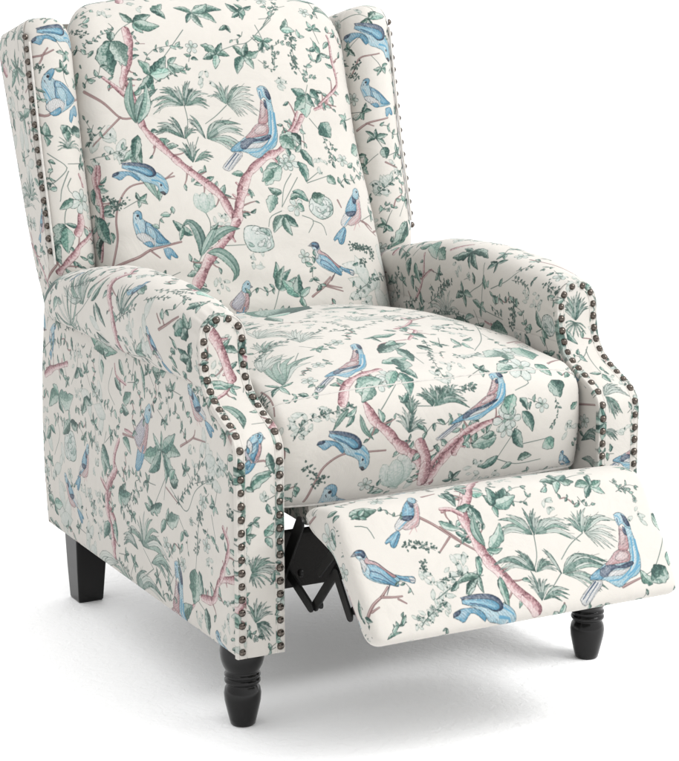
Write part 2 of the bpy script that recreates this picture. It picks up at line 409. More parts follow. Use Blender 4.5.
# motif positions in tenths of a millimetre on each unrolled piece of cloth
DATA = {
 'back': [
  ['br',11,13,[-1733,6254,-1722,5920,-1852,5525,-1916,5310,-1808,5085,-1741,4772,-1657,4462,-1367,4088,-1073,3743,-771,3439,-547,3192,-442,2910,-360,2677]],
  ['br',15,9,[-364,2660,-198,3077,49,3527,463,3835,795,3963,1177,4323,1354,4566]],
  ['br',15,16,[-356,2695,-624,2383,-957,2105,-1135,1848,-1380,1488]],
  ['br',8,5,[-1868,5037,-2079,5262,-2257,5426]],
  ['tw',4,[-2615,5232,-2315,5000,-2055,4711,-1816,4682]],
  ['tw',2.5,[-2055,4711,-2368,4467,-2597,4318]],
  ['tw',3,[-2672,2175,-2486,2608,-2445,2959,-2310,3291,-2078,3516,-1653,3553,-1303,3608]],
  ['tw',2,[-1473,3570,-1316,3674]],
  ['tw',4.5,[-2675,2157,-2207,2248,-1974,2347,-1661,2397,-1417,2431]],
  ['tw',2.5,[-1974,2347,-1829,2199]],
  ['bird','dive',0,[-2362,3750,-1546,3300]],
  ['bird','sit',0,[-2078,3073,-1556,2167]],
  ['lf',0.6,0,[-2016,6061,-2340,5765]],
  ['lf',0.6,1,[-2016,6061,-2091,5438]],
  ['lf',0.6,2,[-2016,6061,-1824,5594]],
  ['lf',0.6,0,[-2016,6061,-2063,6288]],
  ['st',[-2016,6061,-1837,6264,-1590,6410]],
  ['lf',0.46,0,[-1566,6397,-1742,6647]],
  ['lf',0.46,1,[-1566,6397,-1211,6535]],
  ['lf',0.46,2,[-1566,6397,-1427,6172]],
  ['lf',0.46,0,[-1566,6397,-1108,6291]],
  ['lf',0.46,0,[-1175,6656,-918,6805]],
  ['lf',0.46,1,[-1175,6656,-961,6429]],
  ['st',[-689,6194,-1098,5750,-1425,5409,-1551,5154]],
  ['lf',0.46,0,[-1425,5409,-1607,5688]],
  ['lf',0.46,1,[-1425,5409,-1101,5732]],
  ['lf',0.46,2,[-1425,5409,-1003,5475]],
  ['lf',0.46,0,[-1425,5409,-1399,5091]],
  ['lf',0.46,1,[-1425,5409,-1680,5180]],
  ['sp',10,2,[-1532,5593,-1363,5809,-1070,5912,-843,5875]],
  ['sp',9,0,[-1354,5272,-1063,5389,-753,5464]],
  ['lf',0.46,2,[-1081,5568,-903,5695]],
  ['lf',0.46,2,[-1081,5568,-764,5509]],
  ['lf',0.46,2,[-1081,5568,-971,5384]],
  ['cl',0.22,0,[-1810,4604,-1856,5001,-1766,5387]],
  ['cl',0.24,1,[-1794,4594,-1621,4983,-1335,5157]],
  ['cl',0.2,0,[-1957,4148,-1921,3880,-1742,3721]],
  ['cl',0.22,2,[-1955,3884,-1811,3637,-1654,3202]],
  ['lf',0.3,0,[-1486,3506,-1657,3184]],
  ['lf',0.2,2,[-1762,4575,-1532,5283]],
  ['lf',0.4,2,[-1888,4141,-2127,3978]],
  ['lf',0.35,0,[-1804,4218,-1810,3866]],
  ['lf',0.36,0,[-434,6550,-736,6675]],
  ['lf',0.36,1,[-434,6550,-590,6329]],
  ['lf',0.36,2,[-434,6550,-303,6231]],
  ['lf',0.36,0,[-434,6550,-29,6315]],
  ['lf',0.36,1,[-434,6550,147,6596]],
  ['lf',0.36,2,[-434,6550,-77,6763]],
  ['lf',0.46,0,[556,6618,432,6755]],
  ['lf',0.46,1,[556,6618,743,6698]],
  ['lf',0.46,2,[556,6618,432,6412]],
  ['st',[1177,6541,543,5979,239,5892,-140,5771]],
  ['st',[781,6165,1039,6369]],
  ['lf',0.46,0,[-146,5734,-414,5906]],
  ['lf',0.46,1,[-146,5734,-413,5650]],
  ['lf',0.46,2,[-146,5734,-211,5464]],
  ['lf',0.46,0,[-146,5734,89,5692]],
  ['lf',0.46,1,[-146,5734,-16,5934]],
  ['lf',0.46,0,[362,5686,179,5875]],
  ['lf',0.46,1,[362,5686,184,5363]],
  ['lf',0.46,2,[362,5686,513,5446]],
  ['lf',0.46,0,[362,5686,661,5773]],
  ['lf',0.46,1,[362,5686,455,5925]],
  ['sp',8,2,[553,6025,814,5835,1142,5925]],
  ['sp',7,2,[620,5608,888,5420,970,5694]],
  ['lf',0.46,2,[1194,6165,1362,6397]],
  ['lf',0.46,2,[1194,6165,1487,6148]],
  ['sp',9,0,[-2328,4612,-2527,4480,-2676,4761]],
  ['sp',8,1,[-2536,4648,-2664,4389]],
  ['br',9,8,[-2575,3962,-2690,3406,-2691,2944,-2892,2376]],
  ['lf',0.4,1,[-2750,2786,-2832,3172]],
  ['lf',0.4,1,[-2750,2786,-2933,2389]],
  ['fern',8,[-2557,3406,-2369,3211]],
  ['fern',8,[-2470,3146,-2227,3276]],
  ['gh',[-2164,4299,-1888,4141]],
  ['gh',[-2438,4217,-2301,4021]],
  ['sp',10,2,[-2703,4126,-2369,4120,-2101,4165]],
  ['lf',0.35,1,[-1194,2523,-1493,2823]],
  ['lf',0.4,1,[-1801,4389,-1921,3969]],
  ['st',[-881,2897,-834,2709,-906,2461,-1072,2200,-1236,1962]],
  ['tul',[-883,2889,-853,3269]],
  ['cl',0.24,1,[-1128,2164,-1060,2364,-1098,2619,-1224,2773,-1354,2687]],
  ['cl',0.24,0,[-951,2285,-764,2477,-541,2572,-320,2570]],
  ['cl',0.25,0,[-993,2192,-765,2171,-584,1986,-531,1782,-620,1652]],
  ['cl',0.2,2,[-1117,2149,-961,2354,-805,2565,-697,2697]],
  ['st',[-1117,2149,-888,2279,-272,2280]],
  ['peo',[1,2369,274,2344]],
  ['lf',0.35,0,[-828,2595,-695,2703]],
  ['lf',0.35,0,[-1326,2685,-1426,2457]],
  ['bird','pink',0,[-343,1658,-625,1150]],
  ['gh',[-616,2776,-483,2709]],
  ['gh',[-94,1975,37,1878]],
  ['st',[-889,4844,-869,4563,-946,4271]],
  ['st',[-105,4811,-331,4631,-550,4499]],
  ['st',[-722,4273,-830,4057,-910,3837]],
  ['st',[-944,4287,-902,4030]],
  ['fan',8,0,[-907,4839,-1445,4910,-942,5239]],
  ['fan',6,1,[-874,4837,-873,5257,-666,5211]],
  ['fan',6,0,[-851,4836,-635,5194,-438,4886]],
  ['fan',7,2,[-117,4837,-407,5075,47,5140]],
  ['fan',4,0,[-94,4836,87,5186,346,5242]],
  ['fan',5,3,[-86,4827,411,5113,99,4631]],
  ['fan',7,0,[-995,4275,-1507,4513,-1246,4648]],
  ['fan',4,1,[-987,4265,-1195,4670,-1086,4638]],
  ['fan',4,0,[-972,4257,-912,4503,-743,4431]],
  ['fan',4,1,[-596,4240,-785,4714,-777,4526]],
  ['fan',8,0,[-564,4238,-461,4542,205,4452]],
  ['fan',4,2,[-548,4231,39,4268,-147,4083]],
  ['fan',7,1,[-911,3830,-1133,4181,-752,4116]],
  ['fan',3,0,[-871,3834,-525,4095,-571,3910]],
  ['bird','crest',0,[507,5103,-370,3672]],
  ['st',[1487,4963,1561,5143]],
  ['lf',0.55,1,[1487,4963,1207,5073]],
  ['lf',0.75,2,[1454,4963,1442,4550]],
  ['lf',0.6,0,[1451,4945,1214,4678]],
  ['lf',0.45,1,[1526,4992,1653,4739]],
  ['lf',0.6,0,[1610,5065,1767,4909]],
  ['br',7,6,[914,4219,1125,4376,1262,4642]],
  ['br',6,5,[1646,4693,1886,4784,2008,4930,2200,5123]],
  ['tw',2,[1952,4784,2129,4751]],
  ['st',[1502,4532,1675,4319]],
  ['st',[1318,4552,1321,4212,1295,3993]],
  ['lf',1.0,1,[1734,4454,1897,4187]],
  ['sp',6,0,[1734,4195,1794,3997,1822,3699]],
  ['sp',6,0,[1847,4125,1920,3982]],
  ['lf',0.6,2,[1136,4207,835,4229]],
  ['lf',0.7,0,[832,4214,1083,3959]],
  ['lf',0.55,1,[1086,4269,1235,4038]],
  ['lf',0.38,1,[1209,3976,1397,3627]],
  ['lf',0.42,1,[1101,3743,1187,3339]],
  ['lf',0.5,2,[1095,3922,1230,4067]],
  ['bloom',5,[929,3732,768,3820]],
  ['bloom',5,[822,3706,687,3730]],
  ['lf',0.55,2,[733,3672,344,3320]],
  ['lf',0.55,0,[546,3643,292,3397]],
  ['lf',0.4,2,[698,3692,425,3631]],
  ['st',[908,3515,703,3263,580,2902]],
  ['st',[1018,3437,793,3166,580,2902]],
  ['st',[1193,3327,1653,3461]],
  ['st',[1192,3357,1515,3562]],
  ['lf',0.5,0,[639,3163,387,3273]],
  ['lf',0.55,2,[500,3145,316,2818]],
  ['lf',0.45,1,[857,3182,1143,2979]],
  ['lf',0.5,0,[783,3038,999,3102]],
  ['bloom',5,[869,2887,984,2772]],
  ['lf',0.45,2,[572,2758,323,2451]],
  ['lf',0.5,1,[579,2757,829,2526]],
  ['lf',0.4,0,[581,2728,675,2374]],
  ['lf',0.6,0,[925,2958,1011,2808]],
  ['peo',[1373,2863,1606,2849]],
  ['lf',0.8,0,[1216,3051,1491,3091]],
  ['lf',0.8,0,[1647,3469,1779,3299]],
  ['st',[953,2726,1158,2620,1014,2409]],
  ['st',[1158,2620,1324,2542,1360,2355]],
  ['st',[556,2831,318,2738,241,2564]],
  ['br',6,4,[1743,4774,2135,5051,2241,5206,2194,5632,2201,5949,2169,6073]],
  ['lf',0.6,0,[2421,4949,2702,4847]],
  ['lf',0.46,0,[1949,5721,1840,5956]],
  ['lf',0.46,1,[1949,5721,1819,5545]],
  ['lf',0.46,2,[1949,5721,2107,5693]],
  ['st',[1949,5721,1798,6019]],
  ['fern',13,[1354,6054,1356,5856]],
  ['fern',11,[1325,5660,1316,5427]],
  ['sp',9,0,[1372,6014,1373,5543,1539,5273,1685,5274]],
  ['lf',0.7,1,[1607,5044,1744,4890]],
  ['st',[859,6260,1151,6589,1450,6725]],
  ['sp',9,2,[810,6390,1040,6438,1265,6749]],
  ['lf',0.46,0,[791,5954,604,6066]],
  ['lf',0.46,1,[791,5954,670,5768]],
  ['lf',0.46,2,[791,5954,918,5819]],
  ['lf',0.46,0,[791,5954,984,5975]],
  ['st',[690,6261,791,5954]],
  ['lf',0.46,0,[126,6268,-14,6172]],
  ['lf',0.46,1,[126,6268,187,6120]],
  ['lf',0.46,1,[456,6532,285,6775]],
  ['lf',0.46,1,[456,6532,597,6634]],
  ['lf',0.46,1,[456,6532,471,6366]],
  ['lf',0.46,1,[456,6532,286,6421]],
  ['lf',0.46,2,[1551,6015,1526,6181]],
  ['lf',0.46,2,[1551,6015,1673,6033]],
  ['sp',7,2,[883,5548,998,5701,892,5819]],
  ['bird','upright',0,[2190,3225,1575,2233]],
  ['bird','perch',0,[956,2175,1751,1620]],
  ['tw',2.5,[1742,2997,1787,2860]],
  ['tw',3,[2182,2604,2334,2540,2430,2468]],
  ['tw',2.5,[2467,2420,2982,2561]],
  ['tw',3.5,[965,1378,1110,1477,1260,1600]],
  ['tw',2.5,[1138,1471,1304,1427,1460,1392]],
  ['fern',9,[1854,2162,2071,2106,2268,2050]],
  ['fern',8,[1999,1803,2053,1869]],
  ['fern',7,[2281,2022,2253,1908]],
  ['fern',8,[1831,2120,2212,2101]],
  ['gh',[2084,1400,2498,1322]],
  ['gh',[2399,1557,3081,1690]],
  ['gh',[1834,1100,2060,1014]],
  ['sp',8,1,[1724,1256,2155,1518,2719,1620]],
  ['tw',3,[849,1265,1153,1456,1332,1622]],
  ['tw',2.5,[1151,1440,1471,1329]],
  ['lf',0.3,0,[219,1430,247,1934]],
  ['lf',0.3,1,[219,1430,502,1779]],
  ['lf',0.3,2,[219,1430,584,1641]],
  ['lf',0.3,0,[219,1430,393,1846]],
  ['lf',0.46,0,[619,1281,308,1618]],
  ['lf',0.46,1,[619,1281,649,1681]],
  ['lf',0.46,2,[619,1281,835,1443]],
  ['lf',0.46,0,[619,1281,711,1077]],
  ['st',[219,1430,51,1073]],
  ['lf',0.5,2,[2318,3915,2681,4098]],
  ['sp',6,2,[2422,4008,2608,3854]],
  ['lf',0.4,0,[-2691,5584,-2762,5357]],
  ['lf',0.4,1,[-2627,5714,-2612,5638]],
  ['br',9,8,[-2617,3987,-2703,3778,-2665,3454,-2676,3145,-2822,2941,-2870,2655]],
  ['lf',0.45,1,[-2758,3108,-2627,2572]],
  ['lf',0.4,1,[-2752,3645,-2800,3347]],
  ['lf',0.4,0,[-2576,2775,-2579,2580]],
  ['tw',2,[2210,2607,2364,2441,2546,2364]],
 ],
 'left_arm': [
  ['lf',0.46,0,[12255,6344,12762,6275]],
  ['lf',0.46,1,[12255,6344,12829,6008]],
  ['lf',0.46,2,[12255,6344,11790,6266]],
  ['sp',12,0,[11720,6616,11644,6405,11490,6245]],
  ['br',6.8,5.1,[12625,6380,12231,6404,13101,5927]],
  ['lf',0.46,1,[16475,6856,17369,6361]],
  ['lf',0.46,1,[16475,6856,16866,6518]],
  ['lf',0.46,1,[16475,6856,16329,7024]],
  ['br',11.9,17.0,[13837,6816,13974,6978,14075,7127,14006,7313,13886,7525,13828,7851,13850,8253]],
  ['br',6.8,5.1,[14185,6630,13872,6856]],
  ['fan',8,0,[15100,7497,15888,7129,14933,7274]],
  ['fan',4,3,[15147,7404,15727,7441,16064,7202]],
  ['st',[15749,7650,15111,7539,14738,7354]],
  ['lf',0.22,0,[14735,7447,14309,7035]],
  ['lf',0.25,1,[14562,7467,14209,7868]],
  ['lf',0.25,2,[14907,7402,14594,7127]],
  ['lf',0.3,1,[14623,7498,14588,7776]],
  ['fan',5,1,[13452,7544,13709,7392,13014,7248]],
  ['sp',7,2,[13630,7647,13288,7506,12948,7338]],
  ['st',[13928,7740,13448,7494,13181,7238]],
  ['bird','dive',0,[13100,6845,13409,7157]],
  ['lf',0.46,0,[13164,7037,12882,7017]],
  ['lf',0.46,0,[13164,7037,12851,7091]],
  ['gh',[12873,7562,12473,7479]],
  ['gh',[13193,7610,13000,7694]],
  ['sp',6,1,[12723,7173,12448,6992,12251,6867]],
  ['sp',6,0,[12703,6944,12332,6747,11890,6636]],
  ['sp',5,1,[12431,6716,12087,6526]],
  ['tw',3,[12149,7354,11940,7152,11757,6922]],
  ['tw',2.2,[12120,7239,12233,7160]],
  ['tw',2,[12027,7208,12069,7161]],
  ['bird','upright',1,[12473,7471,12035,7973]],
  ['lf',0.5,0,[11473,6926,11828,7125]],
  ['lf',0.5,1,[11473,6926,11784,7218]],
  ['lf',0.5,2,[11473,6926,11508,6761]],
  ['lf',0.5,0,[11473,6926,11705,6821]],
  ['lf',0.5,1,[11473,6926,11632,7159]],
  ['lf',0.45,1,[11432,7338,11731,7375]],
  ['lf',0.45,1,[11432,7338,11698,7508]],
  ['lf',0.45,1,[11432,7338,11565,7592]],
  ['lf',0.45,1,[11432,7338,11365,7081]],
  ['lf',0.5,0,[11576,6547,11756,6677]],
  ['lf',0.5,1,[11576,6547,11698,6751]],
  ['lf',0.5,2,[11576,6547,11484,6662]],
  ['lf',0.5,0,[11576,6547,11604,6411]],
  ['lf',0.18,0,[-5445,5003,-4291,4968]],
  ['lf',0.2,1,[14727,7962,14271,8135]],
  ['lf',0.3,1,[14012,8128,13839,8344]],
  ['sp',8,0,[13123,7886,12910,7965,12716,8085]],
  ['lf',0.25,0,[13124,8106,13149,7934]],
  ['lf',0.25,0,[13124,8106,12734,7810]],
  ['lf',0.25,0,[13124,8106,12724,8042]],
  ['st',[12429,8095,12716,8085,13499,8227]],
  ['fan',4,0,[15854,7747,16388,7570,15326,7703]],
  ['lf',0.3,0,[15899,7665,15690,7848]],
  ['lf',0.5,1,[16550,7350,16556,7603]],
  ['lf',0.3,1,[15923,6836,16184,6870]],
  ['lf',0.3,1,[15923,6836,15782,6788]],
  ['bird','sit',0,[15572,6830,15847,6988]],
  ['lf',0.46,2,[16266,7178,16608,7307]],
  ['lf',0.46,2,[16266,7178,16087,7308]],
  ['tw',3,[14696,7224,14467,7014,14378,6787]],
  ['sp',8,1,[15728,7113,15278,7144,14901,7090]],
  ['gh',[14653,8105,14271,8135]],
  ['sp',7,1,[-6677,4927,-6294,5036,-5549,5073]],
  ['st',[-5039,4948,-4767,4829]],
  ['lf',0.46,0,[-4894,4906,-5312,4853]],
  ['lf',0.46,1,[-4894,4906,-4766,4762]],
  ['lf',0.46,2,[-4894,4906,-4679,4911]],
  ['lf',0.5,0,[-5001,4719,-4891,4504]],
  ['br',6.0,5.1,[-3941,4518,-4322,4578,-4412,4760]],
  ['lf',0.4,1,[-4409,4528,-4111,4386]],
  ['lf',0.45,0,[-4240,4857,-4011,4636]],
  ['lf',0.2,0,[-3346,4955,-3172,4441]],
  ['lf',0.6,0,[-2589,4955,-2907,4972]],
  ['lf',0.6,1,[-2589,4955,-2354,5024]],
  ['lf',0.6,2,[-2589,4955,-2635,4845]],
  ['st',[-4499,4677,-4675,4310,-4408,4095]],
  ['lf',0.5,0,[-4059,4232,-3719,4430]],
  ['lf',0.5,1,[-4110,4155,-3802,4086]],
  ['bird','upright',1,[-1534,4982,-702,4422]],
  ['tw',3,[-1815,3995,-1372,4216,-1298,4343]],
  ['tw',2.2,[-1372,4216,-941,4248]],
  ['tw',2,[-1592,4106,-1709,4205]],
  ['bird','pink',0,[-2977,4416,-3438,3637]],
  ['tw',3,[-4064,3699,-3436,3769,-3057,3948]],
  ['br',6.8,5.1,[-3976,3784,-3552,3776]],
  ['bird','upright',0,[-5645,3182,-6243,2312]],
  ['bird','upright',1,[-6822,2413,-6034,1774]],
  ['br',8.5,13.6,[-4243,3560,-4433,3281,-4505,2993,-4659,2682,-4782,2375,-4536,2167]],
  ['lf',0.6,0,[-4918,3343,-4883,2821]],
  ['lf',0.5,1,[-4974,3331,-4634,2963]],
  ['lf',0.45,0,[-4066,3632,-3730,3440]],
  ['st',[-4778,3579,-4920,3309]],
  ['lf',0.34,0,[-2534,3773,-3309,3534]],
  ['lf',0.34,1,[-2534,3773,-3023,3325]],
  ['lf',0.34,2,[-2534,3773,-2124,3534]],
  ['lf',0.34,0,[-2534,3773,-1817,3857]],
  ['lf',0.34,1,[-2534,3773,-2009,4141]],
  ['lf',0.34,2,[-2534,3773,-2848,3974]],
  ['lf',0.34,0,[-2534,3773,-2531,4080]],
  ['lf',0.46,0,[-2426,3733,-2361,3299]],
  ['lf',0.46,1,[-2426,3733,-1975,3455]],
  ['st',[-2534,3773,-2355,3493,-2452,3020]],
  ['sp',10,0,[-2191,4291,-2271,4526,-2275,4714]],
  ['gh',[-5412,4097,-4855,4275]],
  ['gh',[-599,3900,-259,3859]],
  ['gh',[-733,4112,-321,4085]],
  ['bird','sit',0,[-7109,4941,-7398,4297]],
  ['tw',4,[-7627,4081,-6879,4306]],
  ['br',11.9,8.5,[-7678,3977,-7304,4142,-6572,4363]],
  ['lf',0.45,0,[-7016,3744,-7550,3441]],
  ['lf',0.45,1,[-7016,3744,-6786,3468]],
  ['lf',0.45,2,[-7016,3744,-6294,3867]],
  ['lf',0.45,0,[-7016,3744,-7324,3864]],
  ['lf',0.46,0,[-6463,3393,-6858,3093]],
  ['lf',0.46,1,[-6463,3393,-6060,3408]],
  ['lf',0.46,2,[-6463,3393,-6511,3597]],
  ['peo',[-6499,2957,-6210,3021]],
  ['st',[-6164,4751,-6075,4455,-6385,4046]],
  ['lf',0.4,1,[-6356,4857,-6265,4629]],
  ['lf',0.46,1,[-6018,4396,-6221,4183]],
  ['lf',0.46,1,[-6018,4396,-5789,4300]],
  ['sp',8,0,[-5939,4480,-5889,4142]],
  ['lf',0.46,0,[-7494,3102,-7737,2828]],
  ['lf',0.46,1,[-7494,3102,-7245,3009]],
  ['st',[-7256,3371,-7028,3056,-7325,2625]],
  ['gh',[-7232,2500,-6818,2450]],
  ['lf',0.46,0,[-5701,3971,-5908,3650]],
  ['lf',0.46,1,[-5701,3971,-5417,3890]],
  ['sp',8,0,[-5405,4850,-5593,4612]],
  ['fern',8,[-7652,1956,-7531,1687]],
  ['sp',9,1,[-1990,3069,-1456,3514,-1089,3879]],
  ['sp',8,0,[-1311,3549,-740,3745]],
  ['st',[-1766,3061,-2209,3272]],
  ['lf',0.46,0,[-94,3865,-161,4001]],
  ['lf',0.46,1,[-94,3865,-26,3788]],
  ['tw',2,[-2364,3234,-1914,3088]],
  ['sp',9,2,[-528,4007,-190,3905,-96,3775]],
  ['lf',0.46,0,[-2861,2788,-3094,2928]],
  ['lf',0.46,1,[-2861,2788,-2535,2934]],
  ['lf',0.46,2,[-2861,2788,-2708,2695]],
  ['br',13.6,15.3,[-4395,3034,-4788,2666,-4831,2274,-4656,1936,-4609,1495]],
  ['br',8.5,6.8,[-4829,2622,-5076,2736]],
  ['bird','upright',0,[-6006,2657,-6183,2487]],
  ['fern',9,[-3943,2769,-3606,2717]],
  ['fern',8,[-4134,2586,-3881,2514]],
  ['lf',0.46,0,[-4301,2681,-3982,2928]],
  ['lf',0.46,1,[-4301,2681,-3771,2777]],
  ['lf',0.46,2,[-4301,2681,-4144,2481]],
  ['lf',0.4,0,[-4535,2176,-4456,1815]],
  ['lf',0.5,1,[-4731,2056,-5051,1726]],
  ['lf',0.46,0,[-2393,2712,-2600,2463]],
  ['lf',0.46,1,[-2393,2712,-2150,2645]],
  ['lf',0.46,2,[-2393,2712,-1893,2904]],
  ['lf',0.46,0,[-2393,2712,-2286,2933]],
  ['lf',0.46,0,[-2995,2716,-3218,2780]],
  ['lf',0.46,1,[-2995,2716,-2776,2856]],
  ['lf',0.46,2,[-2995,2716,-2870,2669]],
  ['st',[-2357,3411,-2860,2803]],
  ['st',[-2060,3181,-1618,3049,-1285,3445,-740,3747]],
  ['lf',0.5,2,[-2018,3522,-1933,3352]],
  ['tul',[-2130,3337,-2122,3593]],
  ['lf',0.46,0,[-1755,2697,-1871,2506]],
  ['lf',0.46,1,[-1755,2697,-1563,2683]],
  ['st',[-1923,2896,-1709,2708]],
  ['fan',5,0,[-3380,2124,-4084,2237,-3536,2231]],
  ['fan',7,0,[-3339,2047,-3544,2161,-2357,2181]],
  ['fan',4,1,[-3570,1937,-4248,2043,-3915,2199]],
  ['fan',4,2,[-3029,1863,-2351,2248,-2460,1922]],
  ['st',[-2957,1783,-3343,2012]],
  ['st',[-2957,1783,-3889,1239]],
  ['fan',5,0,[-4082,1093,-4886,1075,-4007,1488]],
  ['fan',6,0,[-3776,1186,-3689,1543,-2616,1646]],
  ['fan',5,3,[-4451,1468,-5368,1464,-5360,1132]],
  ['bird','crest',0,[-2128,2132,-3341,465]],
  ['fern',13,[-1152,3135,-1186,2970]],
  ['fern',11,[-1225,2740,-1279,2537]],
  ['st',[-1181,3096,-1341,2203]],
  ['lf',0.75,0,[-1369,2227,-1438,1663]],
  ['lf',0.4,1,[-1223,2236,-1096,1923]],
  ['lf',0.5,1,[-991,1732,-961,1323]],
  ['st',[-1254,1750,-967,1644]],
  ['br',11.9,10.2,[-1130,1850,-722,1938,-510,2280,-31,2427]],
  ['br',10.2,6.8,[-482,2300,-191,2860,-373,3117]],
  ['lf',0.46,0,[-629,2804,-794,2885]],
  ['lf',0.46,1,[-629,2804,-522,2710]],
  ['st',[-755,3204,-627,2867]],
  ['lf',0.4,1,[-1981,1252,-1486,1617]],
  ['br',6.8,5.1,[-1743,1409,-1407,1672]],
  ['gh',[-5621,1682,-5249,1638]],
  ['lf',0.46,0,[-7421,1732,-7732,1804]],
  ['lf',0.46,1,[-7421,1732,-7231,1557]],
  ['lf',0.46,2,[-7421,1732,-6996,1801]],
  ['lf',0.46,0,[-7541,1324,-7734,1389]],
  ['lf',0.46,1,[-7541,1324,-7208,1257]],
  ['fern',8,[-7717,1958,-7638,1678]],
  ['gh',[-6617,1567,-6011,1652]],
  ['sp',9,0,[-242,2048,-49,2068]],
  ['fern',9,[-202,3434,-67,3325]],
  ['st',[-200,3525,-102,3306]],
  ['sp',7,1,[-4534,1515,-4031,1412,-4136,1090]],
  ['lf',0.46,0,[-2206,3351,-2017,3586]],
  ['lf',0.46,1,[-2206,3351,-1900,3455]],
 ],
 'seat': [
  ['lf',0.34,0,[-900,6742,-254,8559]],
  ['lf',0.34,1,[-900,6742,361,9059]],
  ['lf',0.34,2,[-900,6742,-349,7005]],
  ['lf',0.34,0,[-900,6742,-969,6060]],
  ['gh',[-817,7392,-798,6952]],
  ['bird','crest',0,[-650,4352,-1916,2984,-800,3557]],
  ['br',11,8,[-1583,2700,-1421,2990,-1099,3184,-739,3283]],
  ['lf',0.45,0,[-553,3514,-24,3665]],
  ['lf',0.4,1,[-363,3939,253,4214]],
  ['lf',0.4,1,[-439,3307,-245,2950]],
  ['lf',0.42,1,[-464,3127,-485,2666]],
  ['lf',0.4,0,[-505,3185,-792,2831]],
  ['lf',0.5,0,[-1231,2697,-978,3098]],
  ['lf',0.5,2,[-829,3015,-1326,2831]],
  ['bloom',5,[-684,3072,-507,3005]],
  ['bloom',5,[-889,2948,-792,2831]],
  ['lf',0.5,2,[-1014,2931,-1282,2659]],
  ['br',7,4,[378,4347,729,4774,440,4886]],
  ['br',4,3,[-363,3939,-158,4260,332,4356]],
  ['lf',0.6,1,[375,4097,533,3878]],
  ['sp',7,0,[409,3826,227,3277,180,2964]],
  ['st',[117,3971,59,3327]],
  ['lf',0.3,0,[-168,4585,310,4655]],
  ['lf',0.3,0,[-168,4585,-106,4356]],
  ['lf',0.3,0,[-168,4585,-316,4540]],
  ['st',[205,3796,532,3715]],
  ['fan',9,0,[-2290,3321,-2180,4384,-1515,4399]],
  ['fan',6,3,[-2309,4043,-2098,4939,-1798,4433]],
  ['fan',7,3,[-1753,5332,-1715,5858,-1341,5173]],
  ['fan',7,3,[-1295,4779,-1480,5388,-863,4906]],
  ['lf',0.3,0,[-2359,3295,-2502,3507]],
  ['lf',0.3,1,[-2359,3295,-2551,3083]],
  ['lf',0.3,2,[-2359,3295,-2294,3025]],
  ['lf',0.3,0,[-2359,3295,-2116,3352]],
  ['st',[-2656,3351,-2280,3344,-1515,4399]],
  ['sp',8,2,[-769,5943,-471,5664,-265,5218]],
  ['sp',8,0,[-680,5021,-155,5072,419,5424]],
  ['fan',6,3,[91,5528,-66,5953,722,5620]],
  ['sp',7,1,[-2222,4488,-1714,4913,-1320,4972]],
  ['fan',6,3,[1764,5356,1331,5533,2204,5392]],
  ['sp',7,1,[644,5363,1199,5534,1800,5868]],
  ['fan',6,0,[-1921,4739,-2000,5206,-1521,4935]],
  ['sp',7,0,[-1012,4976,-640,5220]],
  ['gh',[926,3529,987,3317]],
  ['sp',7,2,[753,3663,823,3359,1150,3584]],
  ['tw',2,[-2624,3402,-2595,2992,-2634,2651]],
  ['fern',8,[-2693,3370,-2692,3010]],
  ['bird','dive',0,[-2040,2119,-1301,1666]],
  ['tw',3,[-2160,1182,-2024,1561,-1908,1778,-1643,1936,-1306,1941,-948,1927]],
  ['fern',9,[-2207,1788,-2030,1620]],
  ['fern',9,[-2045,1503,-1916,1582]],
  ['bird','sit',0,[-1792,1483,-918,205]],
  ['gh',[-2444,2466,-2291,2336]],
  ['gh',[-2320,2233,-2189,2171]],
  ['gh',[-2122,2453,-2003,2525]],
  ['gh',[-1810,2560,-1748,2445]],
  ['sp',7,1,[-2400,2185,-2232,2438,-1946,2547]],
  ['sp',7,1,[-1977,2522,-1725,2578,-1489,2631]],
  ['cl',0.2,0,[-1511,2590,-1665,2463,-1793,2293]],
  ['lf',0.3,1,[-1464,2547,-1591,2327]],
  ['cl',0.2,0,[-1349,2480,-1297,2272,-1153,2107]],
  ['lf',0.3,2,[-1579,2481,-1379,2617]],
  ['br',11,15,[-1233,2625,-1131,2381,-911,2183,-729,1979,-472,1776,-288,1565,-107,1232]],
  ['br',13,10,[-132,1275,-3,1511,195,1777,480,1988,724,2063]],
  ['fan',6,0,[-149,2479,-379,2750,-15,2666]],
  ['fan',6,0,[-121,2477,105,2750,453,2564]],
  ['fan',8,1,[-570,2142,-789,2457,-287,2225]],
  ['fan',5,0,[-519,2419,-649,2640,-317,2657]],
  ['st',[-547,2422,-415,2510,-606,2690]],
  ['st',[-415,2510,-149,2479]],
  ['tul',[-668,1242,-780,1767]],
  ['gh',[-668,1510,-405,1396]],
  ['lf',0.46,0,[-633,2585,-674,2698]],
  ['lf',0.46,1,[-633,2585,-503,2736]],
  ['st',[-1002,2523,-656,2878]],
  ['lf',0.3,0,[-439,2256,-259,2127]],
  ['sp',6,0,[369,2717,616,2716]],
  ['lf',0.4,2,[-864,1203,-1137,1223]],
  ['bird','crest',0,[945,2858,-101,1967,1121,2458]],
  ['br',10,8,[244,1722,373,1912,550,2016,734,2082,944,2127,1167,2191]],
  ['fan',5,1,[33,2573,-31,2768,53,2777]],
  ['fan',6,0,[38,2591,21,2742,326,2685]],
  ['sp',5,0,[355,2644,590,2671]],
  ['lf',0.6,2,[770,1888,563,1727]],
  ['lf',0.5,0,[791,1885,964,1859]],
  ['lf',0.5,0,[772,1868,864,1680]],
  ['bloom',5,[1125,1951,990,2027]],
  ['lf',0.9,0,[1131,2439,1243,2162]],
  ['br',10,15,[50,1769,-132,1596,-244,1343]],
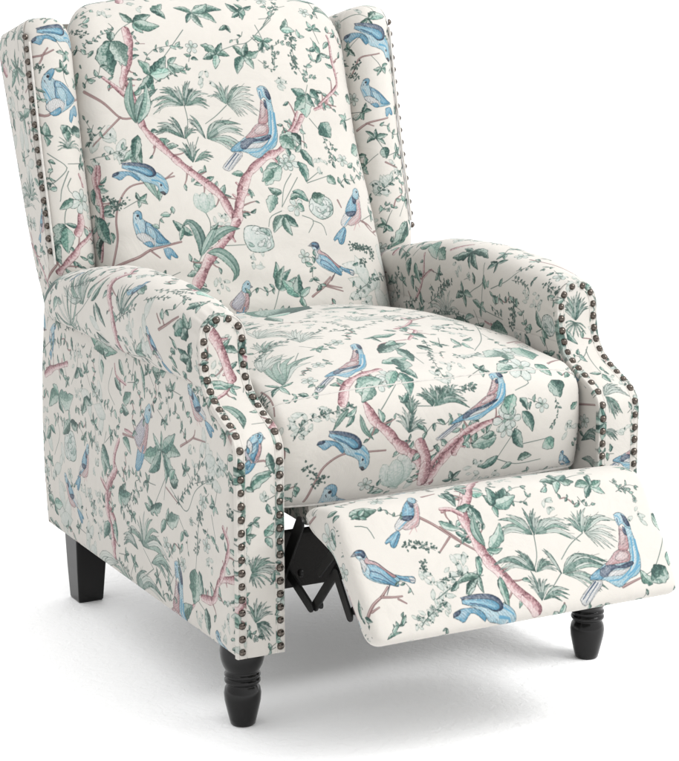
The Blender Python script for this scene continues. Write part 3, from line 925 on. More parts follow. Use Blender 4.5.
  ['br',14,15,[-375,1949,-245,1681,-223,1264]],
  ['br',9,12,[605,2096,344,1985,38,1758]],
  ['bloom',6,[1588,2957,1377,3126]],
  ['lf',0.6,0,[1880,3028,2085,2750]],
  ['lf',0.6,2,[1442,3014,1113,2849]],
  ['lf',1.0,1,[2055,2664,2184,2351]],
  ['sp',6,0,[2078,2348,2129,2092,2008,1905]],
  ['lf',0.7,0,[1280,2490,1164,2187]],
  ['lf',0.5,1,[1396,2414,1524,2203]],
  ['lf',0.42,1,[1421,2197,1639,1848]],
  ['lf',0.45,1,[1291,1939,1498,1603]],
  ['bloom',5,[1097,2086,910,2172]],
  ['bloom',5,[1222,2100,1363,2174]],
  ['lf',0.55,2,[969,1828,535,1768]],
  ['lf',0.5,0,[922,1927,690,1869]],
  ['lf',0.4,1,[1059,1519,713,1385]],
  ['lf',0.5,0,[1434,1409,1688,1455]],
  ['lf',0.5,2,[1338,1368,1164,1289]],
  ['lf',0.9,0,[1919,1710,2088,1517]],
  ['st',[1486,1667,1957,1706]],
  ['st',[1035,1471,1414,1346,1875,1366]],
  ['st',[1338,1963,1136,1648,1035,1471]],
  ['bird','sit',0,[2284,1447,2548,1062]],
  ['st',[1476,2797,1607,2645,1326,2545]],
  ['tw',3,[2159,3063,2588,3366,2897,3720]],
  ['lf',0.46,0,[1465,3181,1628,3612]],
  ['lf',0.46,1,[1465,3181,1266,3138]],
  ['sp',6,2,[1331,3131,1647,3364]],
  ['lf',0.5,0,[2398,2134,2558,2254]],
  ['gh',[2414,1804,2509,1699]],
  ['gh',[191,2962,341,2860]],
  ['sp',6,0,[332,2663,599,2660]],
  ['fan',6,0,[-68,2507,-316,2679,80,2693]],
  ['fan',4,2,[190,2620,100,2754,398,2654]],
  ['lf',0.5,0,[478,1964,394,1823]],
  ['br',6,5,[930,5570,969,5333,680,5016,418,4892]],
  ['tw',3,[969,5333,1350,5535]],
  ['lf',0.5,1,[566,4627,710,4372]],
  ['sp',7,0,[618,4308,502,3960,318,3567]],
  ['lf',0.34,1,[2,4069,-41,3465]],
  ['lf',0.5,1,[-239,3671,-383,3143]],
  ['lf',0.5,0,[115,4349,-133,4200]],
  ['lf',0.4,0,[387,4762,213,4867]],
  ['lf',0.35,0,[1528,5085,1344,4999]],
  ['lf',0.35,1,[1528,5085,1616,5068]],
  ['lf',0.3,2,[1109,3982,1114,4316]],
  ['lf',0.3,2,[1109,3982,905,3890]],
  ['lf',0.3,2,[1209,4113,1224,3797]],
  ['lf',0.3,2,[1262,4202,1523,4382]],
  ['st',[2196,5353,1698,4343,1190,3712]],
  ['st',[1861,4606,1867,4257]],
  ['bloom',6,[1732,3589,1712,3868]],
  ['lf',0.6,2,[1577,3723,1164,3337]],
  ['lf',0.5,0,[2175,3964,1917,3180]],
  ['br',3,3,[2297,4257,2645,4469]],
  ['sp',6,2,[1310,6004,1814,6404]],
  ['fan',5,3,[665,5485,660,5789,1055,5791]],
  ['gh',[1382,4548,1445,4434]],
  ['tw',2,[2097,4194,2568,4494]],
  ['lf',0.4,1,[-981,1230,-1044,1184]],
 ],
 'left_wing': [
  ['bird','dive',0,[1822,9920,2670,9778]],
  ['tw',2.5,[1703,9668,1890,9691,2145,9785]],
  ['tw',2,[1810,9558,1901,9681,2060,9820]],
  ['fern',8,[1728,9486,1854,9458]],
  ['bird','sit',0,[1980,9464,2309,8639,1765,9131]],
  ['tw',3.5,[1533,8700,1707,8670,1981,8840,2557,8958]],
  ['lf',0.46,0,[2037,8485,1879,8213]],
  ['lf',0.46,1,[2037,8485,1860,8357]],
  ['lf',0.46,2,[2037,8485,2050,8311]],
  ['lf',0.6,1,[2051,8387,2389,8414]],
  ['lf',0.46,0,[1541,8330,1562,8502]],
  ['lf',0.46,1,[1541,8330,1681,8329]],
  ['lf',0.46,2,[1541,8330,1680,8556]],
  ['lf',0.46,0,[1541,8330,1509,8145]],
  ['lf',0.28,0,[997,9592,744,9791]],
  ['lf',0.28,0,[997,9592,1210,9749]],
  ['lf',0.28,0,[997,9592,1417,9387]],
  ['lf',0.28,0,[997,9592,992,9279]],
  ['lf',0.28,0,[997,9592,520,9315]],
  ['lf',0.28,0,[997,9592,1048,9914]],
  ['lf',0.4,0,[923,8749,1336,8796]],
  ['lf',0.4,1,[923,8749,657,8715]],
  ['lf',0.4,2,[923,8749,949,8416]],
  ['lf',0.4,0,[923,8749,677,8853]],
  ['lf',0.46,0,[330,8795,293,8941]],
  ['lf',0.46,1,[330,8795,308,8551]],
  ['gh',[448,8990,699,9095]],
  ['tw',2,[1260,9117,1637,9248]],
  ['fan',5,0,[1861,8103,1675,8144,2148,8122]],
  ['gh',[598,7944,1106,7804]],
  ['fan',5,0,[594,7298,127,7533,999,7362]],
  ['fan',4,3,[322,7220,-39,7254,782,7239]],
  ['bird','upright',0,[1086,7108,654,6562]],
  ['lf',0.46,0,[1155,7511,949,7656]],
  ['lf',0.46,1,[1155,7511,1324,7577]],
  ['sp',7,1,[1144,7266,1247,7134,1263,7012]],
  ['br',7,9,[129,6508,337,6220,590,5919,686,5627]],
  ['tw',4,[650,5797,1063,6070,1182,6192]],
  ['br',4,3,[192,6744,213,6313]],
  ['br',10,7,[1102,5986,1321,6152,1569,6326,1678,6459,2224,6705]],
  ['br',11,11,[1655,6657,1804,6819,1852,7000]],
  ['br',6,5,[2023,7444,2014,7640]],
  ['st',[1505,8029,1770,7844,1791,7741,1549,7564,1380,7478]],
  ['st',[1818,7719,1577,7422,1501,7209]],
  ['st',[1807,7596,1675,7438,1742,7312]],
  ['bloom',6,[1901,7196,1674,7203]],
  ['lf',0.5,0,[1726,7240,1492,7072]],
  ['lf',0.65,1,[1481,6830,1183,6471]],
  ['lf',0.5,0,[1496,6765,1426,6320]],
  ['lf',0.5,1,[1281,6482,1221,6131]],
  ['st',[1631,7137,1497,6806]],
  ['sp',7,1,[1471,7524,1371,7487]],
  ['lf',0.46,0,[1711,6185,1609,6261]],
  ['lf',0.46,1,[1711,6185,1972,6265]],
  ['lf',0.46,2,[1711,6185,1925,6097]],
  ['sp',6,2,[1935,6432,2150,6553]],
  ['lf',0.5,1,[1530,6055,1488,6165]],
  ['tw',3,[1182,6048,1158,6152]],
 ],
 'right_wing': [
  ['bird','dive',0,[-2783,9880,-1812,9409]],
  ['bird','sit',0,[-2241,9112,-1685,8423,-2303,8934]],
  ['tw',3.5,[-2338,8179,-2088,8302,-1766,8375]],
  ['tw',2,[-2153,8287,-2010,8235]],
  ['lf',0.36,0,[-2012,8012,-2167,8149]],
  ['lf',0.36,1,[-2012,8012,-2188,7931]],
  ['lf',0.36,2,[-2012,8012,-1845,7892]],
  ['lf',0.36,0,[-2012,8012,-1761,8073]],
  ['lf',0.36,1,[-2012,8012,-1972,8181]],
  ['lf',0.8,1,[-1900,7840,-1809,7634]],
  ['st',[-2012,8012,-1901,7826]],
  ['tw',2.5,[-2563,9194,-2442,9470,-2036,9560]],
  ['fern',8,[-2562,9353,-2454,9371]],
  ['fern',7,[-2563,9194,-2429,9143]],
  ['gh',[-1853,7228,-1654,7152]],
  ['gh',[-1966,7024,-1786,6888]],
  ['sp',8,1,[-2032,6960,-1765,7158,-1449,7341]],
  ['gh',[-1624,7422,-1465,7477]],
  ['lf',0.6,0,[-1383,6455,-1596,5985]],
  ['lf',0.4,1,[-1318,6447,-1447,6059]],
  ['lf',0.3,0,[-2290,10204,-2480,10097]],
  ['lf',0.3,1,[-2290,10204,-2203,10027]],
  ['lf',0.3,2,[-2290,10204,-1849,10233]],
  ['lf',0.3,0,[-2290,10204,-2052,10327]],
  ['st',[-2899,10205,-2482,10291,-2284,10218]],
  ['tw',2,[-1819,7567,-1559,7451]],
  ['sp',6,1,[-1619,6204,-1581,5930]],
  ['sp',8,2,[-1905,6616,-1790,6752]],
 ],
 'left_panel': [
  ['lf',0.46,0,[-3404,855,-3518,1024]],
  ['lf',0.46,1,[-3404,855,-3573,821]],
  ['lf',0.46,2,[-3404,855,-3416,976]],
  ['br',13,11,[-3286,5171,-3184,5010,-3081,4766,-2991,4406]],
  ['gh',[-3172,4576,-3043,4521]],
  ['gh',[-3071,4961,-2985,5030]],
  ['lf',0.4,0,[-3332,4375,-2977,4291]],
  ['lf',0.3,2,[-3334,4287,-3092,4210]],
  ['br',7,6,[-3014,4341,-3145,4167,-3319,4069]],
  ['cl',0.24,0,[-3343,3898,-3201,3797,-3140,3558,-3203,3339]],
  ['bird','pink',0,[-2991,3251,-3257,2904]],
  ['bird','sit',0,[-3005,3218,-3279,2794]],
  ['tw',2.5,[-3178,2876,-2995,2874,-2891,2786]],
  ['lf',0.34,0,[-3234,2493,-2862,2713]],
  ['lf',0.4,1,[-2942,2976,-2849,2666]],
  ['lf',0.3,1,[-3152,3624,-3178,3377]],
  ['lf',0.38,0,[-3232,2477,-2896,2644]],
  ['lf',0.46,0,[-3185,1998,-3079,2060]],
  ['lf',0.46,1,[-3185,1998,-3273,1959]],
  ['lf',0.46,2,[-3185,1998,-3097,1912]],
  ['lf',0.6,0,[-3012,1775,-2861,1953]],
  ['lf',0.5,2,[-3001,1748,-2892,1580]],
  ['fan',8,0,[-3208,1263,-3268,1442,-2810,1287]],
  ['fan',4,2,[-3219,1249,-3246,1126,-2895,1251]],
  ['fan',8,0,[-3163,515,-3300,804,-2872,686]],
  ['fan',4,1,[-3147,502,-2901,512,-3069,234]],
  ['lf',0.46,0,[-3325,909,-3247,975]],
  ['lf',0.46,1,[-3325,909,-3285,802]],
  ['sp',9,1,[-3304,423,-3122,294]],
  ['lf',0.4,1,[-2970,2245,-2888,2082]],
 ],
 'right_arm': [
  ['br',5,4,[9025,4858,9065,4681]],
  ['lf',0.3,0,[6098,5020,5714,4936]],
  ['lf',0.3,1,[6098,5020,6251,4996]],
  ['lf',0.3,2,[6098,5020,6400,5109]],
  ['lf',0.5,0,[6923,5015,7444,5005]],
  ['br',4,4,[6736,5092,7142,5013,7306,4843]],
  ['tw',2.5,[7142,5013,6920,5095]],
  ['sp',7,0,[4998,4965,5554,5074,6020,5068]],
  ['fan',5,3,[5477,5000,4917,4952,5943,5108]],
  ['lf',0.5,1,[4333,5844,4258,5508]],
  ['lf',0.4,0,[4508,5784,4652,5425]],
  ['lf',0.42,1,[4397,5549,4380,5282]],
  ['st',[4522,6098,4381,5885]],
  ['br',6,7,[4762,5979,4812,5735,4684,5421,4422,5104]],
  ['br',4,3,[4753,5537,5044,5726,5146,5707]],
  ['lf',0.6,2,[4785,6156,5225,5948]],
  ['lf',0.6,0,[5180,6125,5505,5974]],
  ['lf',0.4,0,[4806,6176,4475,6064]],
  ['br',4,3,[5549,6155,5801,6278,6017,6393]],
  ['lf',0.3,1,[6215,6226,5715,6032]],
  ['lf',0.3,1,[6215,6226,6324,5926]],
  ['lf',0.3,1,[6215,6226,6565,5949]],
  ['lf',0.3,1,[6215,6226,6751,6177]],
  ['lf',0.3,1,[6215,6226,5928,6241]],
  ['lf',0.3,1,[6215,6226,6353,6324]],
  ['lf',0.32,1,[7064,6139,6845,5988]],
  ['lf',0.32,1,[7064,6139,7049,5962]],
  ['lf',0.32,1,[7064,6139,7262,6239]],
  ['lf',0.32,1,[7064,6139,6865,6128]],
  ['st',[6720,6084,6746,5769,6420,5579,6050,5372]],
  ['lf',0.42,0,[6103,5478,5831,5354]],
  ['lf',0.42,1,[6103,5478,6054,5687]],
  ['lf',0.42,2,[6103,5478,6381,5452]],
  ['lf',0.42,0,[6103,5478,6144,5239]],
  ['lf',0.42,1,[6103,5478,5910,5473]],
  ['st',[6988,5686,7476,5895,7775,6153]],
  ['sp',6,1,[7605,5914,7924,5920,8035,5860]],
  ['sp',6,0,[7639,6082,7858,6232]],
  ['lf',0.45,0,[6629,5309,6381,5399]],
  ['lf',0.45,1,[6629,5309,6620,5145]],
  ['lf',0.45,2,[6629,5309,6784,5253]],
  ['lf',0.45,0,[6629,5309,6735,5426]],
  ['st',[6746,5769,6644,5311]],
  ['lf',0.46,0,[7049,5576,6946,5640]],
  ['lf',0.46,1,[7049,5576,7224,5524]],
  ['lf',0.46,2,[7049,5576,7102,5425]],
  ['lf',0.5,0,[7250,5765,7332,5913]],
  ['lf',0.45,0,[6800,5649,6766,5890]],
  ['lf',0.5,2,[6878,5689,6937,5817]],
  ['lf',0.45,0,[6471,5688,6411,5879]],
  ['fern',11,[7582,5541,7724,5602]],
  ['fern',12,[7615,5408,7632,5332]],
  ['fern',9,[7539,5217,7578,5145]],
  ['fern',9,[5306,5347,5410,5509,5696,5605]],
  ['sp',10,0,[4874,5091,5221,5313,5575,5575]],
  ['sp',8,0,[5007,5470,5044,5349]],
  ['st',[6714,5282,7004,5248,7289,5215]],
  ['sp',6,2,[6952,5401,7227,5285]],
  ['lf',0.4,1,[4671,5038,4627,5285]],
  ['tw',2.5,[4255,5100,4183,5217]],
  ['sp',7,0,[4003,4997,4422,5083]],
  ['lf',0.5,0,[8110,5278,7990,5098]],
  ['sp',7,1,[3790,4985,3796,5289,3904,5565]],
  ['lf',0.46,1,[8135,5992,8119,5891]],
  ['lf',0.46,1,[8135,5992,8188,6065]],
  ['fan',6,1,[9613,3683,9964,4023,10075,3879]],
  ['fan',4,1,[1451,4289,1409,4322,1064,4191]],
  ['fan',4,0,[9642,3398,9947,3515,9993,3382]],
 ],
 'right_panel': [
  ['fan',6,0,[3025,4757,2769,5031,3030,5229]],
  ['fan',5,1,[3036,4756,3030,5205,3266,5016]],
  ['fan',5,0,[3022,4718,2796,4777,3250,4637]],
  ['lf',0.3,1,[2806,4628,3002,4337]],
  ['st',[3163,4273,3030,4094,2776,3927]],
  ['lf',0.4,0,[3071,3624,2888,3665]],
  ['lf',0.45,0,[3088,3605,3100,3374]],
  ['lf',0.46,0,[3162,3677,3165,3803]],
  ['lf',0.46,1,[3162,3677,3195,3575]],
  ['st',[3112,4217,3086,3932,3085,3646]],
  ['fan',8,3,[2844,3161,2950,3386,3257,3224]],
  ['fan',6,0,[2863,3144,3104,3057,2897,2892]],
  ['bird','crest',0,[3575,2725,2793,1993]],
  ['lf',0.4,2,[2966,4140,3008,3946]],
  ['fan',4,1,[2772,2643,3013,2668,2963,2529]],
 ],
 'foot': [
  ['bird','upright',0,[-1353,3279,-1970,2590]],
  ['tw',3.5,[-1455,2951,-1224,2779,-968,2531,-625,2240]],
  ['tw',2.5,[-1053,2567,-1280,2369]],
  ['br',11,12,[99,3820,-620,3066,-744,2845,-699,2558,-604,2298]],
  ['br',5,4,[-744,2845,-887,2962,-1040,2948]],
  ['lf',0.62,1,[-866,3247,-800,2995]],
  ['lf',0.6,0,[-563,3362,-580,3121]],
  ['lf',0.38,1,[-596,2961,-470,2659]],
  ['lf',0.32,2,[-1135,2822,-831,2664]],
  ['lf',0.4,1,[-931,2633,-792,2536]],
  ['fern',8,[-1742,2538,-1509,2518,-1328,2413]],
  ['fern',7,[-1568,2277,-1577,2180]],
  ['gh',[-1542,2006,-1420,1941]],
  ['gh',[-1469,1730,-1347,1664]],
  ['gh',[-1784,1569,-1662,1507]],
  ['gh',[-1284,1917,-1178,1943]],
  ['st',[-1536,1743,-1200,1880,-733,1946]],
  ['lf',0.4,1,[-1144,1928,-1297,1809]],
  ['lf',0.38,0,[-861,1896,-1066,1676]],
  ['sp',8,1,[-1876,1418,-1694,1554,-1474,1644]],
  ['sp',8,0,[-2304,1353,-2108,1577]],
  ['tw',3,[-1193,3232,-968,3269]],
  ['lf',0.5,1,[-704,2230,-801,2060]],
  ['bird','perch',0,[-2575,2528,-1777,2026]],
  ['tw',4,[-2609,1658,-2477,1808,-2318,1906,-2193,2024]],
  ['tw',3,[-2321,1896,-2156,1872,-2027,1867]],
  ['tw',2.2,[-2092,1836,-1993,1760]],
  ['tw',2.5,[-2519,1720,-2401,1766]],
  ['lf',0.2,0,[-2393,1318,-2178,1389]],
  ['lf',0.3,0,[-2152,1474,-2055,1608]],
  ['lf',0.35,2,[-2305,1378,-2206,1495]],
  ['lf',0.3,0,[-3049,3331,-3072,3639]],
  ['gh',[-1869,1476,-1774,1500]],
  ['lf',0.5,1,[-2948,3300,-3046,3352]],
  ['lf',0.45,0,[-2417,3095,-1988,3116]],
  ['lf',0.46,0,[-2283,3063,-2410,3044]],
  ['lf',0.46,0,[-2283,3063,-2188,3003]],
  ['lf',0.46,0,[-2283,3063,-2142,3157]],
  ['st',[-3793,4443,-3341,4350]],
  ['st',[-2389,2932,-2226,2887,-2169,2715]],
  ['lf',0.5,0,[-2511,3262,-2663,3358]],
  ['lf',0.5,1,[-2533,3163,-2681,3139]],
  ['tw',3,[-4516,4304,-4214,4553,-4033,4656]],
  ['bloom',5,[-3921,4232,-4127,4277]],
  ['lf',0.4,1,[-3851,4349,-3718,4174]],
  ['br',10,15,[-238,3436,-584,3060,-738,2887,-706,2617,-672,2398,-576,2115,-435,1879,-294,1636,-65,1364]],
  ['br',6,5,[-747,2862,-891,2966,-1052,2991]],
  ['tw',3,[-898,2478,-1018,2614,-1142,2738]],
  ['cl',0.27,0,[-557,2352,-625,2603,-576,2860]],
  ['lf',0.4,2,[-505,2305,-215,2649]],
  ['lf',0.35,0,[-554,2298,-296,2280]],
  ['lf',0.6,1,[-868,3202,-809,3048]],
  ['lf',0.6,0,[-598,3286,-568,3143]],
  ['lf',0.46,0,[-223,2906,-322,3069]],
  ['lf',0.46,1,[-223,2906,78,3131]],
  ['lf',0.46,2,[-223,2906,180,3005]],
  ['lf',0.46,0,[-223,2906,-202,2731]],
  ['lf',0.46,1,[-223,2906,-164,3196]],
  ['sp',9,2,[-223,2906,42,3045,330,3111]],
  ['sp',8,0,[-18,2983,241,2886,385,2950]],
  ['lf',0.46,0,[1007,3123,711,3149]],
  ['lf',0.46,1,[1007,3123,1046,3394]],
  ['lf',0.46,2,[1007,3123,870,2950]],
  ['lf',0.46,0,[1007,3123,1251,3095]],
  ['lf',0.46,1,[1007,3123,1248,3297]],
  ['lf',0.46,0,[1492,3014,1231,3023]],
  ['lf',0.46,1,[1492,3014,1349,2827]],
  ['lf',0.46,2,[1492,3014,1702,2864]],
  ['lf',0.46,0,[1492,3014,1712,3062]],
  ['lf',0.46,1,[1492,3014,1585,3199]],
  ['st',[1007,3123,1439,3235,1667,3207]],
  ['sp',8,2,[1859,3038,2061,2907,2172,2784]],
  ['sp',7,2,[1913,2869,2147,2952,2261,2909]],
  ['lf',0.46,2,[744,3063,618,3005]],
  ['lf',0.46,2,[744,3063,748,3143]],
  ['st',[265,2396,199,2091,81,1891]],
  ['st',[1069,2303,795,2159,569,1971]],
  ['st',[497,1786,189,1525]],
  ['fan',8,0,[238,2390,-347,2608,180,2732]],
  ['fan',5,1,[272,2384,228,2779,438,2704]],
  ['fan',7,0,[298,2391,491,2686,936,2356]],
  ['fan',7,2,[1061,2314,813,2535,1405,2585]],
  ['fan',4,0,[1102,2310,1345,2591,1642,2617]],
  ['fan',4,3,[1108,2293,1593,2426,1253,2102]],
  ['fan',7,0,[75,1876,-486,2126,-121,2250]],
  ['fan',4,1,[92,1858,-84,2270,48,2158]],
  ['fan',4,0,[108,1855,255,2082,421,1901]],
  ['fan',4,1,[493,1776,333,2237,406,2058]],
  ['fan',8,0,[521,1772,726,2063,1321,1905]],
  ['fan',4,2,[546,1758,1116,1738,907,1599]],
  ['fan',6,1,[48,1458,-89,1797,283,1740]],
  ['fan',3,0,[85,1462,485,1710,390,1508]],
  ['bird','crest',0,[1712,2526,688,1370,1883,1754]],
  ['lf',0.65,0,[2401,2467,2632,2187]],
  ['st',[2529,2167,2122,1668,1858,1538]],
  ['lf',0.6,0,[1973,1411,1822,1640]],
  ['lf',0.75,1,[2296,1637,1953,1448]],
  ['lf',0.5,2,[2462,1865,2367,1642]],
  ['tw',3,[1439,1448,1858,1538]],
  ['lf',0.3,0,[-799,1942,-752,2225]],
  ['lf',0.3,1,[-799,1942,-1083,1725]],
  ['lf',0.3,2,[-799,1942,-814,1695]],
  ['lf',0.3,0,[-799,1942,-1170,1905]],
  ['gh',[-1196,2114,-1056,2039]],
  ['gh',[-1351,1861,-1219,1812]],
  ['sp',7,1,[-1403,1996,-1126,1999,-827,1973]],
  ['lf',0.25,0,[-489,1888,-498,1414]],
  ['bird','dive',0,[-1373,1473,-473,1081]],
  ['gh',[-968,2128,-790,2151]],
  ['gh',[-1480,1611,-1393,1546]],
 ],
}
# ------------------------------------------------------------------ printed fabric: motifs drawn by code into each part's own print
def rgb(*c): return np.array(c, float)/255
CREAM = rgb(234, 229, 221)
GREEN = [(rgb(124, 158, 144), rgb(72, 106, 97)), (rgb(94, 130, 119), rgb(50, 80, 76)), (rgb(164, 190, 178), rgb(100, 134, 124)), (rgb(205, 212, 204), rgb(140, 156, 148))]
INK = rgb(52, 58, 62); INKG = rgb(56, 74, 70); INKP = rgb(104, 70, 72)
PINK = (rgb(204, 162, 165), rgb(128, 88, 98), rgb(238, 220, 217))
PALETTE = {'l': rgb(160, 206, 222), 'b': rgb(94, 160, 192), 'n': rgb(40, 60, 88), 'p': rgb(202, 154, 156), 'q': rgb(226, 198, 196), 'w': rgb(226, 226, 224), 'g': rgb(150, 156, 162), 'v': rgb(190, 186, 198), 'k': rgb(48, 48, 56)}
BIRDS = {
 'crest': ((300, 95), (65, 680), [
  ('w', [(150, 550), (60, 665), (75, 690), (110, 690), (150, 640), (205, 560)]), ('-n', 8, [(155, 560), (110, 620), (75, 668)]), ('-g', 6, [(190, 570), (150, 630), (120, 675)]), ('-n', 5, [(172, 565), (120, 640), (95, 680)]),
  ('l', [(372, 140), (408, 172), (440, 290), (460, 380), (455, 450), (430, 490), (380, 520), (330, 570), (290, 575), (215, 545), (120, 555), (125, 530), (180, 480), (240, 430), (330, 420), (385, 390), (390, 330), (382, 250), (368, 190)]),
  ('b', [(120, 552), (125, 530), (185, 475), (215, 500), (200, 540)]), ('-b', 16, [(430, 250), (445, 360), (425, 440), (370, 500)]), ('-b', 12, [(405, 240), (412, 340), (400, 430), (330, 520), (250, 545)]), ('-b', 9, [(450, 420), (400, 490), (340, 545)]), ('-w', 9, [(418, 300), (424, 390), (390, 465)]),
  ('p', [(315, 335), (385, 335), (390, 395), (340, 420), (270, 440), (220, 450), (260, 400), (285, 360)]), ('q', [(325, 345), (375, 345), (375, 385), (310, 410), (290, 390)]),
  ('p', [(330, 170), (370, 200), (385, 250), (385, 320), (345, 335), (315, 330), (325, 270)]), ('q', [(336, 190), (362, 215), (365, 270), (335, 300), (333, 250)]),
  ('w', [(240, 505), (270, 480), (350, 460), (390, 435), (380, 460), (330, 500), (280, 510), (235, 520)]),
  ('n', [(190, 480), (230, 450), (270, 440), (320, 440), (400, 400), (410, 420), (360, 450), (300, 460), (265, 480), (240, 510), (225, 525), (190, 520)]),
  ('l', [(300, 95), (330, 75), (370, 85), (400, 130), (410, 180), (375, 165), (350, 150), (330, 170), (310, 130)]), ('n', [(350, 85), (385, 105), (405, 150), (395, 165), (370, 140), (360, 110)]), ('n', [(355, 165), (370, 180), (380, 225), (370, 225), (355, 200)]), ('-b', 8, [(310, 100), (335, 105), (345, 140)]), ('-n', 6, [(322, 120), (330, 160)])]),
 'dive': ((45, 180), (375, 300), [
  ('b', [(45, 185), (55, 165), (100, 150), (170, 155), (220, 190), (215, 215), (150, 175), (100, 210), (75, 200)]), ('n', [(45, 186), (52, 165), (92, 156), (78, 176)]),
  ('l', [(110, 125), (160, 125), (215, 140), (260, 170), (330, 150), (385, 190), (405, 245), (400, 285), (375, 305), (345, 280), (330, 245), (280, 225), (235, 215), (200, 170)]),
  ('n', [(105, 95), (180, 88), (260, 95), (310, 120), (330, 160), (310, 180), (270, 180), (215, 145), (150, 105), (110, 108)]), ('b', [(110, 108), (180, 110), (270, 125), (312, 160), (280, 178), (200, 150), (110, 128)]), ('-l', 7, [(130, 118), (210, 132), (280, 160)]), ('-n', 4, [(150, 128), (220, 148), (262, 172)]),
  ('-b', 12, [(300, 205), (360, 215), (385, 260)]), ('-b', 9, [(330, 170), (380, 200)]), ('k', [(350, 285), (375, 306), (387, 295), (370, 280)]), ('.k', 7, (357, 238)), ('-w', 7, [(345, 220), (352, 260)])]),
 'sit': ((200, 400), (480, 715), [
  ('b', [(390, 660), (440, 650), (495, 710), (470, 715), (445, 700), (440, 735), (410, 710)]),
  ('l', [(180, 420), (205, 400), (235, 415), (245, 460), (300, 490), (345, 525), (400, 585), (440, 615), (430, 625), (335, 650), (290, 655), (250, 625), (215, 600), (195, 550), (180, 490)]),
  ('w', [(215, 565), (260, 560), (320, 600), (330, 640), (290, 650), (250, 625), (205, 585)]), ('b', [(250, 632), (300, 615), (325, 650), (295, 657)]),
  ('b', [(255, 475), (300, 490), (345, 525), (400, 585), (432, 612), (350, 625), (320, 580), (265, 560), (265, 515)]), ('l', [(275, 510), (320, 530), (345, 580), (330, 600), (285, 560)]), ('-n', 4, [(300, 500), (350, 545), (420, 608)]), ('-w', 7, [(330, 590), (335, 640)]), ('-n', 4, [(268, 480), (262, 560)]),
  ('b', [(183, 425), (205, 401), (235, 415), (240, 455), (225, 465), (215, 430)]), ('.k', 8, (210, 440)), ('-k', 5, [(196, 455), (204, 468)]), ('-b', 9, [(200, 500), (230, 560)])]),
 'upright': ((380, 60), (265, 425), [
  ('b', [(300, 325), (318, 345), (300, 430), (270, 435), (262, 410), (240, 430), (235, 415), (265, 365)]), ('-l', 8, [(300, 345), (272, 415)]), ('-n', 4, [(308, 345), (285, 430)]),
  ('w', [(305, 240), (360, 245), (330, 300), (300, 330), (280, 305)]), ('-b', 7, [(345, 255), (305, 315)]),
  ('q', [(385, 110), (410, 120), (425, 230), (410, 270), (345, 310), (330, 290), (385, 215), (390, 150)]), ('-p', 8, [(405, 150), (415, 230), (380, 280)]),
  ('b', [(355, 110), (380, 135), (388, 210), (360, 245), (320, 250), (310, 220), (325, 170)]), ('n', [(355, 108), (382, 125), (386, 152), (365, 160)]), ('n', [(318, 228), (386, 205), (362, 245), (320, 250)]), ('-l', 8, [(345, 150), (350, 210)]),
  ('l', [(365, 70), (385, 55), (405, 75), (405, 110), (390, 130), (360, 115)]), ('.k', 5, (390, 80)), ('-k', 5, [(404, 90), (414, 106)]), ('-p', 5, [(390, 280), (372, 330)]), ('-p', 5, [(400, 270), (415, 300)])]),
 'perch': ((75, 185), (520, 360), [
  ('b', [(380, 310), (440, 320), (510, 320), (525, 345), (510, 370), (470, 360), (410, 345)]), ('w', [(475, 325), (520, 332), (520, 358), (490, 362)]), ('-n', 6, [(400, 335), (470, 345)]), ('-n', 5, [(480, 345), (516, 348)]),
  ('l', [(100, 155), (125, 140), (165, 145), (185, 180), (200, 215), (255, 230), (320, 280), (385, 320), (410, 350), (385, 370), (390, 395), (340, 385), (270, 375), (195, 350), (150, 310), (140, 260), (135, 225), (110, 195)]),
  ('w', [(135, 205), (165, 215), (178, 250), (160, 300), (145, 270)]),
  ('b', [(180, 240), (250, 250), (320, 290), (370, 340), (400, 375), (390, 395), (330, 380), (250, 360), (190, 330), (200, 290)]), ('-n', 6, [(200, 290), (260, 300), (330, 350), (388, 392)]), ('-l', 7, [(205, 265), (270, 275), (340, 330)]), ('-n', 5, [(220, 330), (290, 350), (345, 382)]), ('-l', 6, [(210, 315), (270, 330)]),
  ('p', [(185, 190), (205, 215), (255, 230), (320, 280), (385, 320), (360, 330), (300, 280), (240, 245), (175, 240), (165, 215)]), ('-k', 4, [(200, 213), (255, 228), (320, 278), (385, 320)]),
  ('n', [(95, 160), (125, 140), (165, 142), (180, 175), (160, 205), (145, 185), (105, 182)]), ('-b', 9, [(112, 158), (150, 155)]), ('g', [(72, 187), (100, 160), (107, 186)]), ('-k', 7, [(330, 385), (312, 430), (300, 460)])]),
 'pink': ((365, 570), (300, 760), [
  ('b', [(300, 755), (358, 752), (335, 830), (290, 850)]), ('q', [(330, 635), (370, 640), (374, 700), (362, 760), (300, 770), (250, 730), (280, 690)]), ('p', [(352, 650), (370, 655), (372, 705), (352, 755), (330, 755), (350, 700)]), ('v', [(325, 640), (345, 690), (310, 760), (262, 735), (290, 680)]), ('-b', 8, [(345, 740), (330, 800)]),
  ('l', [(335, 600), (365, 572), (385, 595), (380, 625), (360, 650), (330, 640)]), ('g', [(382, 600), (399, 608), (382, 616)]), ('.k', 5, (368, 595)), ('-b', 8, [(350, 625), (368, 640)])]),
}

